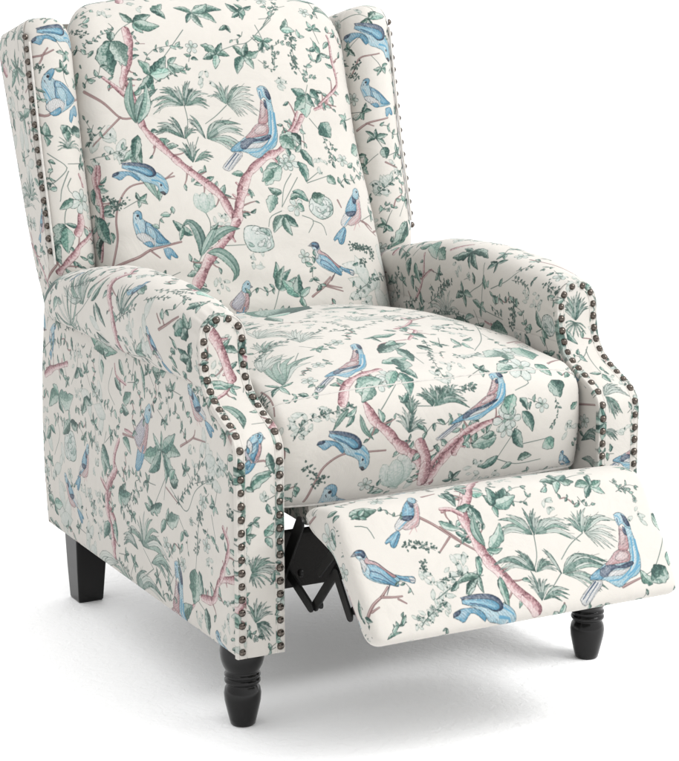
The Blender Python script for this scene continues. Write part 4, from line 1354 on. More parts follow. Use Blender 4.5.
def vnoise(h, w, cell, rs):
    gh, gw = int(h/cell)+3, int(w/cell)+3
    g = rs.rand(gh, gw)
    y = np.arange(h)/cell; x = np.arange(w)/cell
    yi = y.astype(int); xi = x.astype(int); fy = (y-yi)[:, None]; fx = (x-xi)[None]
    fy = fy*fy*(3-2*fy); fx = fx*fx*(3-2*fx)
    a = g[yi][:, xi]; b = g[yi][:, xi+1]; c = g[yi+1][:, xi]; d = g[yi+1][:, xi+1]
    return a*(1-fx)*(1-fy)+b*fx*(1-fy)+c*(1-fx)*fy+d*fx*fy

class Canvas:
    def __init__(self, key, res):
        u0, v0, u1, v1 = UVBOX[key]
        self.o = np.array([u0, v0]); self.res = res
        self.w = int(math.ceil((u1-u0)/res)); self.h = int(math.ceil((v1-v0)/res))
        self.sx = self.w/(u1-u0); self.sy = self.h/(v1-v0)
        self.rs = np.random.RandomState(sum(map(ord, key))*7+1)
        self.a = np.empty((self.h, self.w, 3), np.float32)
        n = vnoise(self.h, self.w, .03/res, self.rs)*.6+vnoise(self.h, self.w, .008/res, self.rs)*.4
        self.a[:] = CREAM*(1+.022*(n[:, :, None]-.5))
        self.ink = vnoise(self.h, self.w, .0022/res, self.rs).astype(np.float32)     # watercolour grain
        self.used = np.zeros((self.h//8+1, self.w//8+1), bool)
    def px(self, P): return (np.asarray(P, float)-self.o)*np.array([self.sx, self.sy])
    def box(self, p, pad):
        x0 = max(0, int(p[:, 0].min()-pad)); x1 = min(self.w, int(p[:, 0].max()+pad)+2)
        y0 = max(0, int(p[:, 1].min()-pad)); y1 = min(self.h, int(p[:, 1].max()+pad)+2)
        return (x0, x1, y0, y1) if x1 > x0 and y1 > y0 else None
    def blend(self, b, cov, col, mark=True):
        x0, x1, y0, y1 = b
        s = self.a[y0:y1, x0:x1]
        s += (col-s)*cov[:, :, None]
        if mark:
            yy, xx = np.nonzero(cov > .3)
            if len(yy): self.used[(yy+y0)//8, (xx+x0)//8] = True
    def sd(self, p, b):
        x0, x1, y0, y1 = b
        x = (np.arange(x0, x1)+.5).astype(np.float32); y = (np.arange(y0, y1)+.5).astype(np.float32)
        X, Y = np.meshgrid(x, y); sh = X.shape
        p = p.astype(np.float32); q = np.roll(p, -1, axis=0); e = q-p
        L = (e*e).sum(1)+1e-9; ey = np.where(np.abs(e[:, 1]) < 1e-6, 1e-6, e[:, 1])
        d2 = np.full(sh, 1e12, np.float32).ravel(); par = np.zeros(d2.shape, np.int32)
        Xr, Yr = X.ravel(), Y.ravel(); st = max(1, int(400000/len(Xr)))
        for i in range(0, len(p), st):
            a = p[i:i+st]; ee = e[i:i+st]
            dx = Xr[None]-a[:, :1]; dy = Yr[None]-a[:, 1:]
            t = np.clip((dx*ee[:, :1]+dy*ee[:, 1:])/L[i:i+st, None], 0, 1)
            d2 = np.minimum(d2, ((dx-t*ee[:, :1])**2+(dy-t*ee[:, 1:])**2).min(0))
            # crossings row by row
            c = (a[:, 1][:, None] > Yr[None]) != (q[i:i+st, 1][:, None] > Yr[None])
            par += (c & (dx < ee[:, :1]*dy/ey[i:i+st, None])).sum(0)
        d = np.sqrt(d2)
        return np.where(par % 2 == 1, d, -d).reshape(sh), X, Y
    def fill(self, P, col, col2=None, line=None, lw=.0006, alpha=1, soft=True, la=.8, hatch=None, shade=None):
        """filled shape in metres; colour washes from col to col2 with watercolour grain, inked edge, fine pen hatching"""
        P = np.asarray(P, float)
        p = self.px(cr(np.vstack([P, P[:1]]), int(np.clip(len(P)*3, 14, 54)))[:-1] if soft else P)
        b = self.box(p, 2)
        if b is None: return
        s, X, Y = self.sd(p, b)
        cov = np.clip(.5+s, 0, 1)*alpha
        g = self.ink[b[2]:b[3], b[0]:b[1]]
        if shade is not None: c = shade(X, Y, g)
        elif col2 is None: c = col*(1+.16*(g[:, :, None]-.5))
        else:
            pr = X*.6-Y*.8
            t = (pr-pr.min())/(np.ptp(pr)+1e-6)
            t = np.clip(t*1.1-.3+.8*g, 0, 1)[:, :, None]
            c = col*t+col2*(1-t)
        if hatch is not None or col2 is not None:
            c = c+(rgb(240, 240, 238)-c)*(.30*np.clip((s-1.2)/(.0042*self.sx), 0, 1))[:, :, None]
        if hatch is not None:
            (hx, hy), sp_, k = hatch
            w = np.sin((X*hx+Y*hy)*(2*math.pi/(sp_*self.sx))+g*5.0)
            c = c*(1-k*(np.clip(w-.25, 0, 1)*np.clip(1.35-g*1.3, 0, 1))[:, :, None])
        self.blend(b, cov, c)
        if line is not None:
            lp = lw*self.sx
            e = np.clip(.5+lp-np.abs(s), 0, 1)*la*(.25+1.0*g)*alpha
            self.blend(b, np.clip(e, 0, 1), line, False)
    def stroke(self, P, w0, w1, col, alpha=1, bark=None, smooth=True, taper=False):
        """tapered brush line, widths in metres"""
        P = np.asarray(P, float)
        if len(P) < 2: return
        L0 = np.linalg.norm(np.diff(P, axis=0), axis=1).sum()
        n = int(np.clip(L0/.006, 4, 80))
        if smooth: P = cr(P, n)
        p = self.px(P); n = len(p)
        r = np.linspace(w0, w1, n)/2*self.sx
        if bark: r = r*(1+.20*np.interp(np.arange(n), np.linspace(0, n-1, max(4, n//2)), np.clip(self.rs.randn(max(4, n//2)), -1.6, 1.9)))
        if taper: r = r*np.sin(np.linspace(.25, math.pi-.1, n))**.6
        r = np.maximum(r, .42)
        CH = 6
        for i0 in range(0, n-1, CH):
            i1 = min(n-1, i0+CH)
            b = self.box(p[i0:i1+1], r[i0:i1+1].max()+3)
            if b is None: continue
            X, Y = np.meshgrid((np.arange(b[0], b[1])+.5).astype(np.float32), (np.arange(b[2], b[3])+.5).astype(np.float32))
            a = p[i0:i1].astype(np.float32)[:, :, None, None]; e_ = (p[i0+1:i1+1]-p[i0:i1]).astype(np.float32)[:, :, None, None]
            LL = e_[:, 0]**2+e_[:, 1]**2+1e-9
            dx = X[None]-a[:, 0]; dy = Y[None]-a[:, 1]
            t = np.clip((dx*e_[:, 0]+dy*e_[:, 1])/LL, 0, 1)
            dx -= t*e_[:, 0]; dy -= t*e_[:, 1]; d = np.hypot(dx, dy)
            rad = (r[i0:i1, None, None]+(r[i0+1:i1+1]-r[i0:i1])[:, None, None]*t).astype(np.float32)
            v = rad-d; k_ = v.argmax(0)[None]
            best = np.take_along_axis(v, k_, 0)[0]
            if bark:
                rr = np.take_along_axis(rad, k_, 0)[0]; dd = np.take_along_axis(d, k_, 0)[0]
                sg = np.sign(np.take_along_axis(e_[:, 0]*dy-e_[:, 1]*dx, k_, 0)[0])
                lat = sg*dd/rr; along = i0+k_[0]+np.take_along_axis(t, k_, 0)[0]
            cov = np.clip(.5+best, 0, 1)*alpha
            if bark:
                g = self.ink[b[2]:b[3], b[0]:b[1]]
                mid, dark, lite = bark
                k = np.clip(.30+.52*lat+.55*(g-.5), 0, 1)[:, :, None]
                c = np.where(k < .5, lite+(mid-lite)*k*2, mid+(dark-mid)*(k-.5)*2)
                h = np.sin(along*6.3+lat*3.0+g*9)*.5+.5
                c = c+(INKP-c)*(.80*np.clip(h-.62, 0, .34)/.34*np.clip(.25+.9*lat, 0, 1))[:, :, None]
                h2 = np.sin(lat*9+along*1.1+g*8)
                c = c+(dark-c)*(.5*np.clip(h2-.55, 0, 1))[:, :, None]
                e = np.clip((np.abs(lat)*rr-(rr-.0012*self.sx))/(.0010*self.sx), 0, 1)*(.25+.95*g)
                c = c+(INKP-c)*np.clip(e*.8, 0, 1)[:, :, None]
                self.blend(b, cov, c)
            else: self.blend(b, cov, col)
    # ---- motifs
    def leaf(self, a, b, ratio=.42, tone=0, bend=None):
        a = np.asarray(a, float); b = np.asarray(b, float); d = b-a; L = np.linalg.norm(d)
        if L < .002: return
        n = np.array([-d[1], d[0]])/L
        bend = self.rs.uniform(-.14, .14) if bend is None else bend
        t = np.linspace(0, 1, 9)
        spine = a+np.outer(t, d)+np.outer(np.sin(t*math.pi)*bend*L, n)
        wv = np.sin(np.clip(t, 0, 1)**.78*math.pi)**.9*ratio*L/2
        jig = 1+.10*self.rs.randn(9)
        up = spine+n*(wv*jig)[:, None]; dn = spine-n*(wv*(2-jig))[:, None]
        m, dk = GREEN[tone]; j = 1+.10*self.rs.randn(); lite = m*.30+rgb(226, 230, 222)*.70
        out = np.vstack([up, dn[-2:0:-1]])
        A = self.px([a])[0]; D = self.px([b])[0]-A; LL = np.linalg.norm(D); ux, uy = D/LL
        side = 1 if self.rs.rand() < .6 else -1; bn = bend*LL; hw = ratio*LL/2+1e-6; nv = max(4, LL/5.5)
        def shade(X, Y, g):
            al = ((X-A[0])*ux+(Y-A[1])*uy)/LL
            la_ = (-(X-A[0])*uy+(Y-A[1])*ux-np.sin(np.clip(al, 0, 1)*math.pi)*bn)/hw
            k = (.36 if LL > 26 else .26)+.28*np.tanh(la_*side*5)+.16*la_*side+.75*(g-.5)-.30*(al-.45)
            v = np.sin((al-.34*np.abs(la_))*nv*2*math.pi)
            k = k+.20*np.clip(v-.1, 0, 1)*(np.abs(la_) < .92)
            k = np.clip(k, 0, 1)[:, :, None]
            c = np.where(k < .5, lite+(m*j-lite)*k*2, m*j+(dk*j-m*j)*(k-.5)*2)
            rib = np.clip(1.1-np.abs(la_)*hw/(.0007*self.sx), 0, 1)*(al > .04)*(al < .95)
            return c+(dk*.9-c)*(.7*rib)[:, :, None]
        self.fill(out, m, None, INKG if tone != 3 else dk, .00045, shade=shade, la=.95)
    def cleaf(self, P, ratio, tone):
        sp = cr(P, 13); L = np.linalg.norm(np.diff(sp, axis=0), axis=1).sum()
        d = np.gradient(sp, axis=0); n = np.stack([-d[:, 1], d[:, 0]], 1); n /= np.linalg.norm(n, axis=1)[:, None]
        w = (np.sin(np.linspace(0, 1, 13)**.85*math.pi)*ratio*L/2)[:, None]
        up, dn = sp+n*w, sp-n*w*.9; m, dk = GREEN[tone]; lite = m*.3+rgb(226, 230, 222)*.7
        self.fill(np.vstack([up, dn[-2:0:-1]]), m, lite, INKG, .00045, 1, False, .95)
        if self.rs.rand() < .5: up, dn = dn, up
        self.fill(np.vstack([sp, dn[-2:0:-1]]), dk, m, None, alpha=.8, soft=False)
        for e in (up, dn):
            for q in (.45, .75): self.stroke(sp+(e-sp)*q, .0006, .0003, dk if e is up else lite, .5)
        self.stroke(sp, .0007, .0005, dk*.8, .8)
    def fan(self, base, ta, tb, n=7, tone=0):
        base = np.asarray(base, float); A = np.asarray(ta, float)-base; B = np.asarray(tb, float)-base
        la, lb = np.linalg.norm(A), np.linalg.norm(B); ta_ = math.atan2(A[1], A[0]); tb_ = math.atan2(B[1], B[0])
        dd = (tb_-ta_+math.pi) % (2*math.pi)-math.pi
        m, dk = GREEN[tone]
        n = int(n*1.6)+1
        for i in self.rs.permutation(n):
            t = i/max(1, n-1); th = ta_+dd*t+self.rs.uniform(-.05, .05); L = (la+(lb-la)*t)*self.rs.uniform(.80, 1.12)*(1+.14*math.sin(t*math.pi))
            v = np.array([math.cos(th), math.sin(th)])
            mid = base+.58*L*v; e = base+L*.98*v+np.array([0, -.27*L])*abs(v[0])**.7+np.array([.05*L*np.sign(v[0]), -.03*L])
            sp = cr([base, mid, e], 8); d = np.gradient(sp, axis=0); nn = np.stack([-d[:, 1], d[:, 0]], 1); nn /= np.linalg.norm(nn, axis=1)[:, None]+1e-9
            w = np.sin(np.linspace(.0, 1, 8)**.9*math.pi)**.8*L*.045
            out = np.vstack([sp+nn*w[:, None], (sp-nn*w[:, None])[-2:0:-1]])
            k = self.rs.rand()
            if tone != 3 and k < .52: self.fill(out, m if k > .2 else dk, m*.35+rgb(225, 228, 220)*.65, INKG, .0004, .95, False, .9)
            else: self.fill(out, rgb(226, 228, 221), rgb(206, 214, 205), INKG, .0004, .85, False, .9)
            self.stroke(sp, .0006, .0004, dk, .55, smooth=False)
            if self.rs.rand() < .5: self.stroke([sp[5]+nn[5]*w[5], sp[5]+nn[5]*w[5]+.3*(sp[7]-sp[4])+nn[5]*L*.06], .0006, .0004, INKG, .7)
        self.fill([base+.28*A, base+.36*(A/la*lb+B)/2, base+.28*B, base*1.0], dk, m, None, alpha=.55)
    def bird(self, name, a, b, flip, third=None):
        A, B, ops = BIRDS[name]; C3 = {'crest': (460, 400), 'sit': (180, 490)}.get(name)
        A = np.array([A[0], -A[1]], float); B = np.array([B[0], -B[1]], float)
        a = np.asarray(a, float); b = np.asarray(b, float)
        d = B-A; L = np.linalg.norm(d); e1 = d/L; e2 = np.array([-e1[1], e1[0]])
        D = b-a; S = np.linalg.norm(D)/L; f1 = D/np.linalg.norm(D); f2 = np.array([-f1[1], f1[0]])*(-1 if flip else 1)
        if third is not None:
            c3 = np.array([C3[0], -C3[1]], float)
            M3 = np.linalg.solve(np.array([B-A, c3-A]), np.array([b-a, np.asarray(third)-a])); S = math.sqrt(abs(np.linalg.det(M3)))
        def T(P):
            q = np.asarray(P, float)*np.array([1, -1])-A
            if third is not None: return a+q@M3
            return a+S*(np.outer(q@e1, f1)+np.outer(q@e2, f2))
        for op in ops:
            if op[0][0] == '-': self.stroke(T(op[2]), op[1]*S, op[1]*S*.6, PALETTE[op[0][1]], .85)
            elif op[0][0] == '.':
                c = T([op[2]])[0]; self.stroke([c, c+1e-4], op[1]*S*2, op[1]*S*2, PALETTE[op[0][1]], 1, smooth=False)
            else:
                c = PALETTE[op[0]]; self.fill(T(op[1]), c*.90, c*.45+rgb(236, 238, 238)*.55, INK, .0004, 1, True, .7, hatch=((f2[0]*.9+f1[0]*.4, f2[1]*.9+f1[1]*.4), .0034, .34))
    def bloom(self, c, r, n=5, pale=True):
        c = np.asarray(c, float); t0 = self.rs.rand()*6
        for k in range(n):
            th = t0+k*2*math.pi/n; d = np.array([math.cos(th), math.sin(th)]); s = np.array([-d[1], d[0]])
            R = r*self.rs.uniform(.85, 1.1)
            P = [c+.12*R*d, c+.55*R*d+.30*R*s, c+.95*R*d+.22*R*s, c+1.02*R*d, c+.95*R*d-.22*R*s, c+.55*R*d-.30*R*s]
            self.fill(P, rgb(196, 210, 202), rgb(233, 233, 228), INKG, .0005, .9, True, .8)
            self.stroke([c, c+.7*R*d], .0006, .0003, rgb(128, 158, 146), .6)
        self.stroke([c, c+1e-4], r*.3, r*.3, rgb(120, 150, 136), .7, smooth=False)
    def peony(self, c, r):
        c = np.asarray(c, float)
        P = [c+r*(1+.10*self.rs.randn()*.8)*np.array([math.cos(t), math.sin(t)*.92]) for t in np.linspace(0, 2*math.pi, 12)[:-1]]
        self.fill(P, rgb(184, 202, 194), rgb(232, 233, 228), INKG, .0006, la=1)
        for k in range(16):
            th = self.rs.rand()*6.28; R = r*self.rs.uniform(.15, .75); q = c+R*np.array([math.cos(th), math.sin(th)])
            s = r*self.rs.uniform(.2, .36); t1 = th+self.rs.uniform(-.5, .5)
            pts = [q+s*np.array([math.cos(t1+w), math.sin(t1+w)]) for w in np.linspace(-1.3, 1.3, 5)]
            self.stroke(pts, .0007, .0005, INKG if k % 3 else rgb(56, 84, 78), .8)
            self.fill([q]+pts, rgb(128, 160, 150) if k % 3 == 0 else rgb(232, 234, 229), rgb(226, 230, 225), INKG, .0004, alpha=.8)
    def tulip(self, a, b):
        a = np.asarray(a, float); b = np.asarray(b, float); d = b-a; L = np.linalg.norm(d); n = np.array([-d[1], d[0]])/L
        for off, w in ((-.26, .36), (.26, .36), (0, .46)):
            P = [a, a+.30*d+n*L*(off+w/2), a+.72*d+n*L*(off*1.2+w/2), a+(1-.1*abs(off))*d+n*L*off*1.3, a+.72*d+n*L*(off*1.2-w/2), a+.30*d+n*L*(off-w/2)]
            self.fill(P, rgb(168, 190, 180), rgb(232, 233, 227), rgb(120, 146, 136), .0004, .9, True, .7)
        for k in np.linspace(-.3, .3, 6): self.stroke([a+.1*d, a+.5*d+n*L*k, a+.88*d+n*L*k*.9], .0006, .0003, rgb(150, 178, 166), .45)
    def ghost(self, c, r):
        c = np.asarray(c, float)
        for k in range(6):
            q = c+r*self.rs.uniform(-.9, .9, 2); th = self.rs.rand()*6.28; s = r*self.rs.uniform(.35, .6)
            d = np.array([math.cos(th), math.sin(th)]); n = np.array([-d[1], d[0]])
            self.fill([q-s*d, q+n*s*.45, q+s*d, q-n*s*.45], rgb(190, 202, 194), rgb(232, 232, 226), rgb(104, 122, 114), .0004, .8, True, .75)
            if k % 2 == 0: self.leaf(q-s*.5*d, q-s*.5*d-.5*s*n, .4, 1)
    def fern(self, P, size):
        P = cr(P, max(6, int(np.linalg.norm(np.diff(np.asarray(P, float), axis=0), axis=1).sum()/(size*.42))))
        self.stroke(P, .0008, .0006, INKG, .8)
        for q in P:
            for k in range(4):
                th = self.rs.rand()*6.28; c = q+size*self.rs.uniform(.15, .75)*np.array([math.cos(th), math.sin(th)])
                e = c+size*.42*np.array([math.cos(th), math.sin(th)])
                self.leaf(c, e, .6, int(self.rs.choice([0, 0, 1, 2])))
    def sprig(self, P, size, tone=0):
        rs = self.rs
        Q = cr(P, max(5, int(np.linalg.norm(np.diff(np.asarray(P, float), axis=0), axis=1).sum()/(size*.62))))
        Q = Q+rs.randn(*Q.shape)*size*.06
        self.stroke(Q, .0009, .0006, INKG, .85)
        sd_ = 1 if rs.rand() < .5 else -1
        for i in range(1, len(Q)):
            if rs.rand() < .12: continue
            sd_ = -sd_ if rs.rand() < .85 else sd_
            d = Q[i]-Q[i-1]; d /= np.linalg.norm(d)+1e-9; n = np.array([-d[1], d[0]])*sd_
            z = size*rs.uniform(.7, 1.35); e = Q[i]+z*(rs.uniform(.2, .9)*d+rs.uniform(.45, .95)*n)
            k = rs.rand()
            if k < .16: self.stroke([Q[i], e], .0007, .0005, INKG, .8); self.bloom(e, size*.5, 5)
            else: self.leaf(Q[i], e, rs.uniform(.32, .55), tone if k < .6 else int(rs.choice([0, 1, 2, 2])))
        self.leaf(Q[-1], Q[-1]+size*(Q[-1]-Q[-2])/(np.linalg.norm(Q[-1]-Q[-2])+1e-9), .42, tone)
    def branch(self, P, w0, w1):
        P = np.asarray(P, float); rs = self.rs
        if w0 > .0095: w0, w1 = w0*1.12, w1*1.12
        L = np.linalg.norm(np.diff(P, axis=0), axis=1).sum()
        if len(P) > 2 and L > .03 and w0 > .0055:
            Q = cr(P, 24)
            for k in range(int(L/.020)):
                i = rs.randint(1, 22); d = Q[i+1]-Q[i]; d /= np.linalg.norm(d); n = np.array([-d[1], d[0]])*(1 if rs.rand() < .5 else -1)
                e = Q[i]+n*w0*.35; l = rs.uniform(.012, .024)
                self.leaf(e, e+l*(n*.8+d*rs.uniform(-.9, .9)), rs.uniform(.36, .56), int(rs.choice([0, 0, 1, 2, 2])))
            for k in range(int(L/.024)):
                i = rs.randint(2, 21); d = Q[i+1]-Q[i]; d /= np.linalg.norm(d); n = np.array([-d[1], d[0]])*(1 if rs.rand() < .5 else -1)
                l = rs.uniform(.010, .028); e = Q[i]+n*w0*.4
                if rs.rand() < .45: self.stroke([e-n*.003, e+l*.35*(n+.5*d)], w0*.42, w0*.22, PINK[0], 1, PINK)
                else:
                    e2 = e+l*(n*.8+d*rs.uniform(-.2, .9)); self.twig([e-n*.002, (e+e2)/2+d*.002, e2], .0026, .001)
                    self.leaf(e2, e2+.012*(n*.7+d*rs.uniform(-1, 1)), .42, int(rs.choice([0, 1, 2])))
        self.stroke(P, w0, w1, PINK[0], 1, PINK)
    def twig(self, P, w0, w1):
        self.stroke(P, w0+.0009, w1+.0006, INKP*.85, .85); self.stroke(P, w0*.8, w1*.7, rgb(214, 190, 184), .95)
        P = cr(P, 12); Q = P+self.rs.randn(12, 2)*.0003+[.0003, -.0003]*np.array([w0/.003]); self.stroke(Q, w0*.35, w1*.3, rgb(122, 92, 92), .75)
    def tendril(self, u, L):
        th = self.rs.rand()*6.28; P = [u]; d = th
        for k in range(7):
            d += self.rs.uniform(-.2, .75)*(1 if L > 0 else -1); P.append(P[-1]+abs(L)/7*np.array([math.cos(d), math.sin(d)]))
        self.stroke(P, .0010, .0005, INKG if self.rs.rand() < .7 else INKP, .8)
        for k in (2, 4, 6):
            e = d+self.rs.uniform(-1.5, 1.5); self.leaf(P[k], P[k]+abs(L)*.24*np.array([math.cos(e), math.sin(e)]), .42, int(self.rs.choice([0, 1, 2, 2])))

def draw(c, m):
    t = m[0]; P = np.array(m[-1], float).reshape(-1, 2)/1e4
    if t == 'br': c.branch(P, m[1]/1e3, m[2]/1e3)
    elif t == 'tw': c.twig(P, m[1]/1e3, m[1]/1e3*.6)
    elif t == 'st': c.stroke(P, .0013, .0010, INKG, .9); c.stroke(P, .0005, .0004, GREEN[2][0], .6)
    elif t == 'lf': c.leaf(P[0], P[1], m[1], m[2])
    elif t == 'cl': c.cleaf(P, m[1], m[2])
    elif t == 'fan': c.fan(P[0], P[1], P[2], m[1], m[2])
    elif t == 'bird': c.bird(m[1], P[0], P[1], m[2], P[2] if len(P) > 2 else None)
    elif t == 'bloom': c.bloom(P[0], np.linalg.norm(P[1]-P[0]), m[1])
    elif t == 'peo': c.peony(P[0], np.linalg.norm(P[1]-P[0]))
    elif t == 'tul': c.tulip(P[0], P[1])
    elif t == 'gh': c.ghost(P[0], np.linalg.norm(P[1]-P[0]))
    elif t == 'fern': c.fern(P, m[1]/1e3)
    elif t == 'sp': c.sprig(P, m[1]/1e3, m[2])
ORDER = {'gh': 0, 'st': 1, 'tw': 2, 'br': 3, 'fern': 4, 'fan': 5, 'sp': 6, 'tul': 7, 'bloom': 7, 'peo': 7, 'lf': 8, 'cl': 8, 'bird': 9}

def filler(c, calm):
    """the same print carries on over the cloth that was not copied motif by motif"""
    rs = c.rs; W_, H_ = c.w/c.sx, c.h/c.sy
    for tries, lo, kinds in ((70, .05, ('limb', 'bird', 'fanp')), (160, .034, ('clus', 'peo', 'fern', 'spr')), (1000, .0195, ('vine', 'clus2', 'bl', 'vine', 'flow')), (420, .0140, ('tend', 'bl', 'vine2'))) if calm else ((70, .05, ('limb', 'bird', 'fanp')), (160, .034, ('clus', 'peo', 'fern', 'spr')), (2200, .0150, ('vine', 'clus2', 'bl', 'vine', 'clus2', 'flow')), (1500, .0105, ('tend', 'spr2', 'flow2', 'vine2'))):
        area_n = int(tries*W_*H_/.35)
        for _ in range(area_n):
            u = c.o+rs.rand(2)*[W_, H_]; q = (c.px([u])[0]/8).astype(int); k = int(lo*c.sx/8)
            y0, y1, x0, x1 = max(0, q[1]-k), q[1]+k+1, max(0, q[0]-k), q[0]+k+1
            if c.used[y0:y1, x0:x1].mean() > (.02 if lo > .03 else .07 if lo > .012 else .0): continue
            kind = kinds[rs.randint(len(kinds))]; th = rs.rand()*6.28; d = np.array([math.cos(th), math.sin(th)]); n = np.array([-d[1], d[0]])
            if kind == 'limb':
                d = np.array([.5*(1 if rs.rand() < .5 else -1), .86]); n = np.array([-d[1], d[0]])
                c.branch([u-.07*d, u-.03*d+.008*n, u+.01*d-.004*n, u+.06*d+.006*n], .013, .006)
                c.twig([u, u+.03*n+.01*d, u+.055*n+.03*d], .003, .0015)
                for e in (-.05, -.02, .02, .06):
                    for s in (-1, 1): c.leaf(u+e*d, u+e*d+.024*s*n+.012*d*rs.uniform(-1, 1), .45, int(rs.choice([0, 1, 2])))
            elif kind == 'bird':
                nm = ['dive', 'sit', 'upright', 'perch'][rs.randint(4)]; L = {'dive': .085, 'sit': .10, 'upright': .088, 'perch': .11}[nm]
                A, B, _o = BIRDS[nm]; dd = np.array([B[0]-A[0], A[1]-B[1]], float); dd *= L/np.linalg.norm(dd)
                c.twig([u+[-.05, -.03], u+[-.01, -.022], u+[.05, -.012]], .003, .0015); c.bird(nm, u-dd/2, u+dd/2, 0)
            elif kind == 'fanp':
                c.stroke([u+[.002, -.05], u], .0013, .001, INKG, .9)
                c.fan(u, u+[-.05, .012], u+[-.002, .045], 6, 0); c.fan(u, u+[.002, .045], u+[.05, .012], 6, 1); c.fan(u-[.0, .03], u+[.035, -.035], u+[.02, 0], 4, 0)
            elif kind == 'peo':
                c.stroke([u, u-.04*np.abs(d)], .0013, .001, INKG, .9); c.peony(u, .018)
                for s in (-1, 1): c.leaf(u-.02*np.abs(d), u-.02*np.abs(d)+.03*s*n, .45, 0)
            elif kind == 'fern': c.fern([u-.022*d, u, u+.022*d+.006*n], .009)
            elif kind == 'spr': c.sprig([u-.02*d, u+.002*n, u+.018*d+.004*n], .011, int(rs.randint(3)))
            elif kind == 'tend': c.tendril(u, (.034 if lo > .012 else .020)*(1 if rs.rand() < .5 else -1))
            elif kind == 'spr2': c.sprig([u-.010*d, u, u+.008*d+.003*n], .0075, int(rs.randint(3)))
            elif kind in ('vine', 'vine2'):
                q = 1.0 if kind == 'vine' else .68; P = [u-.022*q*d, u-.008*q*d+.006*q*n, u+.008*q*d-.004*q*n, u+.024*q*d+.004*q*n]
                if rs.rand() < .35: c.twig(P, .0022, .001)
                else: c.stroke(P, .0011, .0008, INKG, .85)
                for k, (e, sg) in enumerate(zip(P, (1, -1, 1, -1))):
                    c.leaf(e, e+q*rs.uniform(.011, .017)*(n*sg*.8+d*rs.uniform(.1, .8)), rs.uniform(.38, .6), int(rs.choice([0, 0, 1, 2])))
                    if rs.rand() < .5: c.leaf(e, e+q*rs.uniform(.008, .013)*(-n*sg*.7+d*rs.uniform(0, .8)), .45, int(rs.choice([0, 2, 2])))
            elif kind == 'flow': c.stroke([u, u-.028*d+.004*n], .0011, .0008, INKG, .85); c.bloom(u, .012); c.leaf(u-.016*d, u-.016*d+.013*n, .45, 0); c.leaf(u-.022*d, u-.022*d-.013*n, .45, 1)
            elif kind == 'flow2': c.bloom(u, .0065); c.stroke([u-.006*d, u-.017*d+.003*n], .0009, .0007, INKG, .8)
            elif kind == 'pair': c.leaf(u, u+.011*d, .42, int(rs.randint(3))); c.leaf(u, u+.009*n, .45, int(rs.randint(3))); c.stroke([u, u-.010*d], .0009, .0006, INKG, .8)
            elif kind == 'bl': c.ghost(u, .014)
            else:
                m = 5 if kind == 'clus' else 4; L = .026 if kind == 'clus' else .017
                c.stroke([u, u+.03*d], .0012, .0009, INKG, .8)
                for k in range(m):
                    a = th+1.0+k*4.6/m; c.leaf(u, u+L*rs.uniform(.8, 1.1)*np.array([math.cos(a), math.sin(a)]), .45, int(rs.choice([0, 0, 1, 2])))

def paint_all():
    for key in UVBOX:
        res = .0024 if key == 'rear' else (.0008 if key in ('left_band', 'right_band') else .00064)
        c = Canvas(key, res)
        for m in sorted(DATA.get(key, []), key=lambda m: ORDER[m[0]]): draw(c, m)
        if key not in ('rear',): filler(c, key in ('back', 'foot', 'seat'))
        img = bpy.data.images.new('print_'+key, c.w, c.h)
        buf = np.ones((c.h, c.w, 4), np.float32); buf[:, :, :3] = np.clip(c.a, 0, 1)
        img.pixels.foreach_set(buf.ravel()); img.update(); img.pack()
        PRINTS[key] = img

PAINT = True
# ------------------------------------------------------------------ materials
def nodes(name):
    m = bpy.data.materials.new(name); m.use_nodes = True
    nt = m.node_tree; b = nt.nodes['Principled BSDF']
    return m, nt, b

def fabric(key, shade=1.0):
    m, nt, b = nodes('printed_fabric_'+key)
    N = nt.nodes.new; Lk = nt.links.new
    b.inputs['Roughness'].default_value = .85
    b.inputs['Specular IOR Level'].default_value = .25
    b.inputs['Sheen Weight'].default_value = .12
    b.inputs['Sheen Roughness'].default_value = .5
    tc = N('ShaderNodeTexCoord')
    img = PRINTS.get(key)
    no = N('ShaderNodeTexNoise'); no.inputs['Scale'].default_value = 900; no.inputs['Detail'].default_value = 2
    Lk(tc.outputs['Object'], no.inputs['Vector'])
    mix = N('ShaderNodeMix'); mix.data_type = 'RGBA'; mix.blend_type = 'MULTIPLY'; mix.inputs[0].default_value = .10
    if img:
        t = N('ShaderNodeTexImage'); t.image = img; t.extension = 'EXTEND'; t.interpolation = 'Cubic'
        Lk(tc.outputs['UV'], t.inputs['Vector']); Lk(t.outputs['Color'], mix.inputs[6])
    else:
        mix.inputs[6].default_value = (.80, .755, .70, 1)
    Lk(no.outputs['Color'], mix.inputs[7])
    hs = N('ShaderNodeHueSaturation'); hs.inputs['Value'].default_value = shade*.545
    Lk(mix.outputs[2], hs.inputs['Color'])
    Lk(hs.outputs['Color'], b.inputs['Base Color'])
    n2 = N('ShaderNodeTexNoise'); n2.inputs['Scale'].default_value = 11; n2.inputs['Detail'].default_value = 4; n2.inputs['Distortion'].default_value = 1.2
    Lk(tc.outputs['Object'], n2.inputs['Vector'])
    b1 = N('ShaderNodeBump'); b1.inputs['Strength'].default_value = .16; b1.inputs['Distance'].default_value = .02
    Lk(n2.outputs['Fac'], b1.inputs['Height'])
    b2 = N('ShaderNodeBump'); b2.inputs['Strength'].default_value = .18; b2.inputs['Distance'].default_value = .0006
    Lk(no.outputs['Fac'], b2.inputs['Height']); Lk(b1.outputs['Normal'], b2.inputs['Normal'])
    Lk(b2.outputs['Normal'], b.inputs['Normal'])
    return m

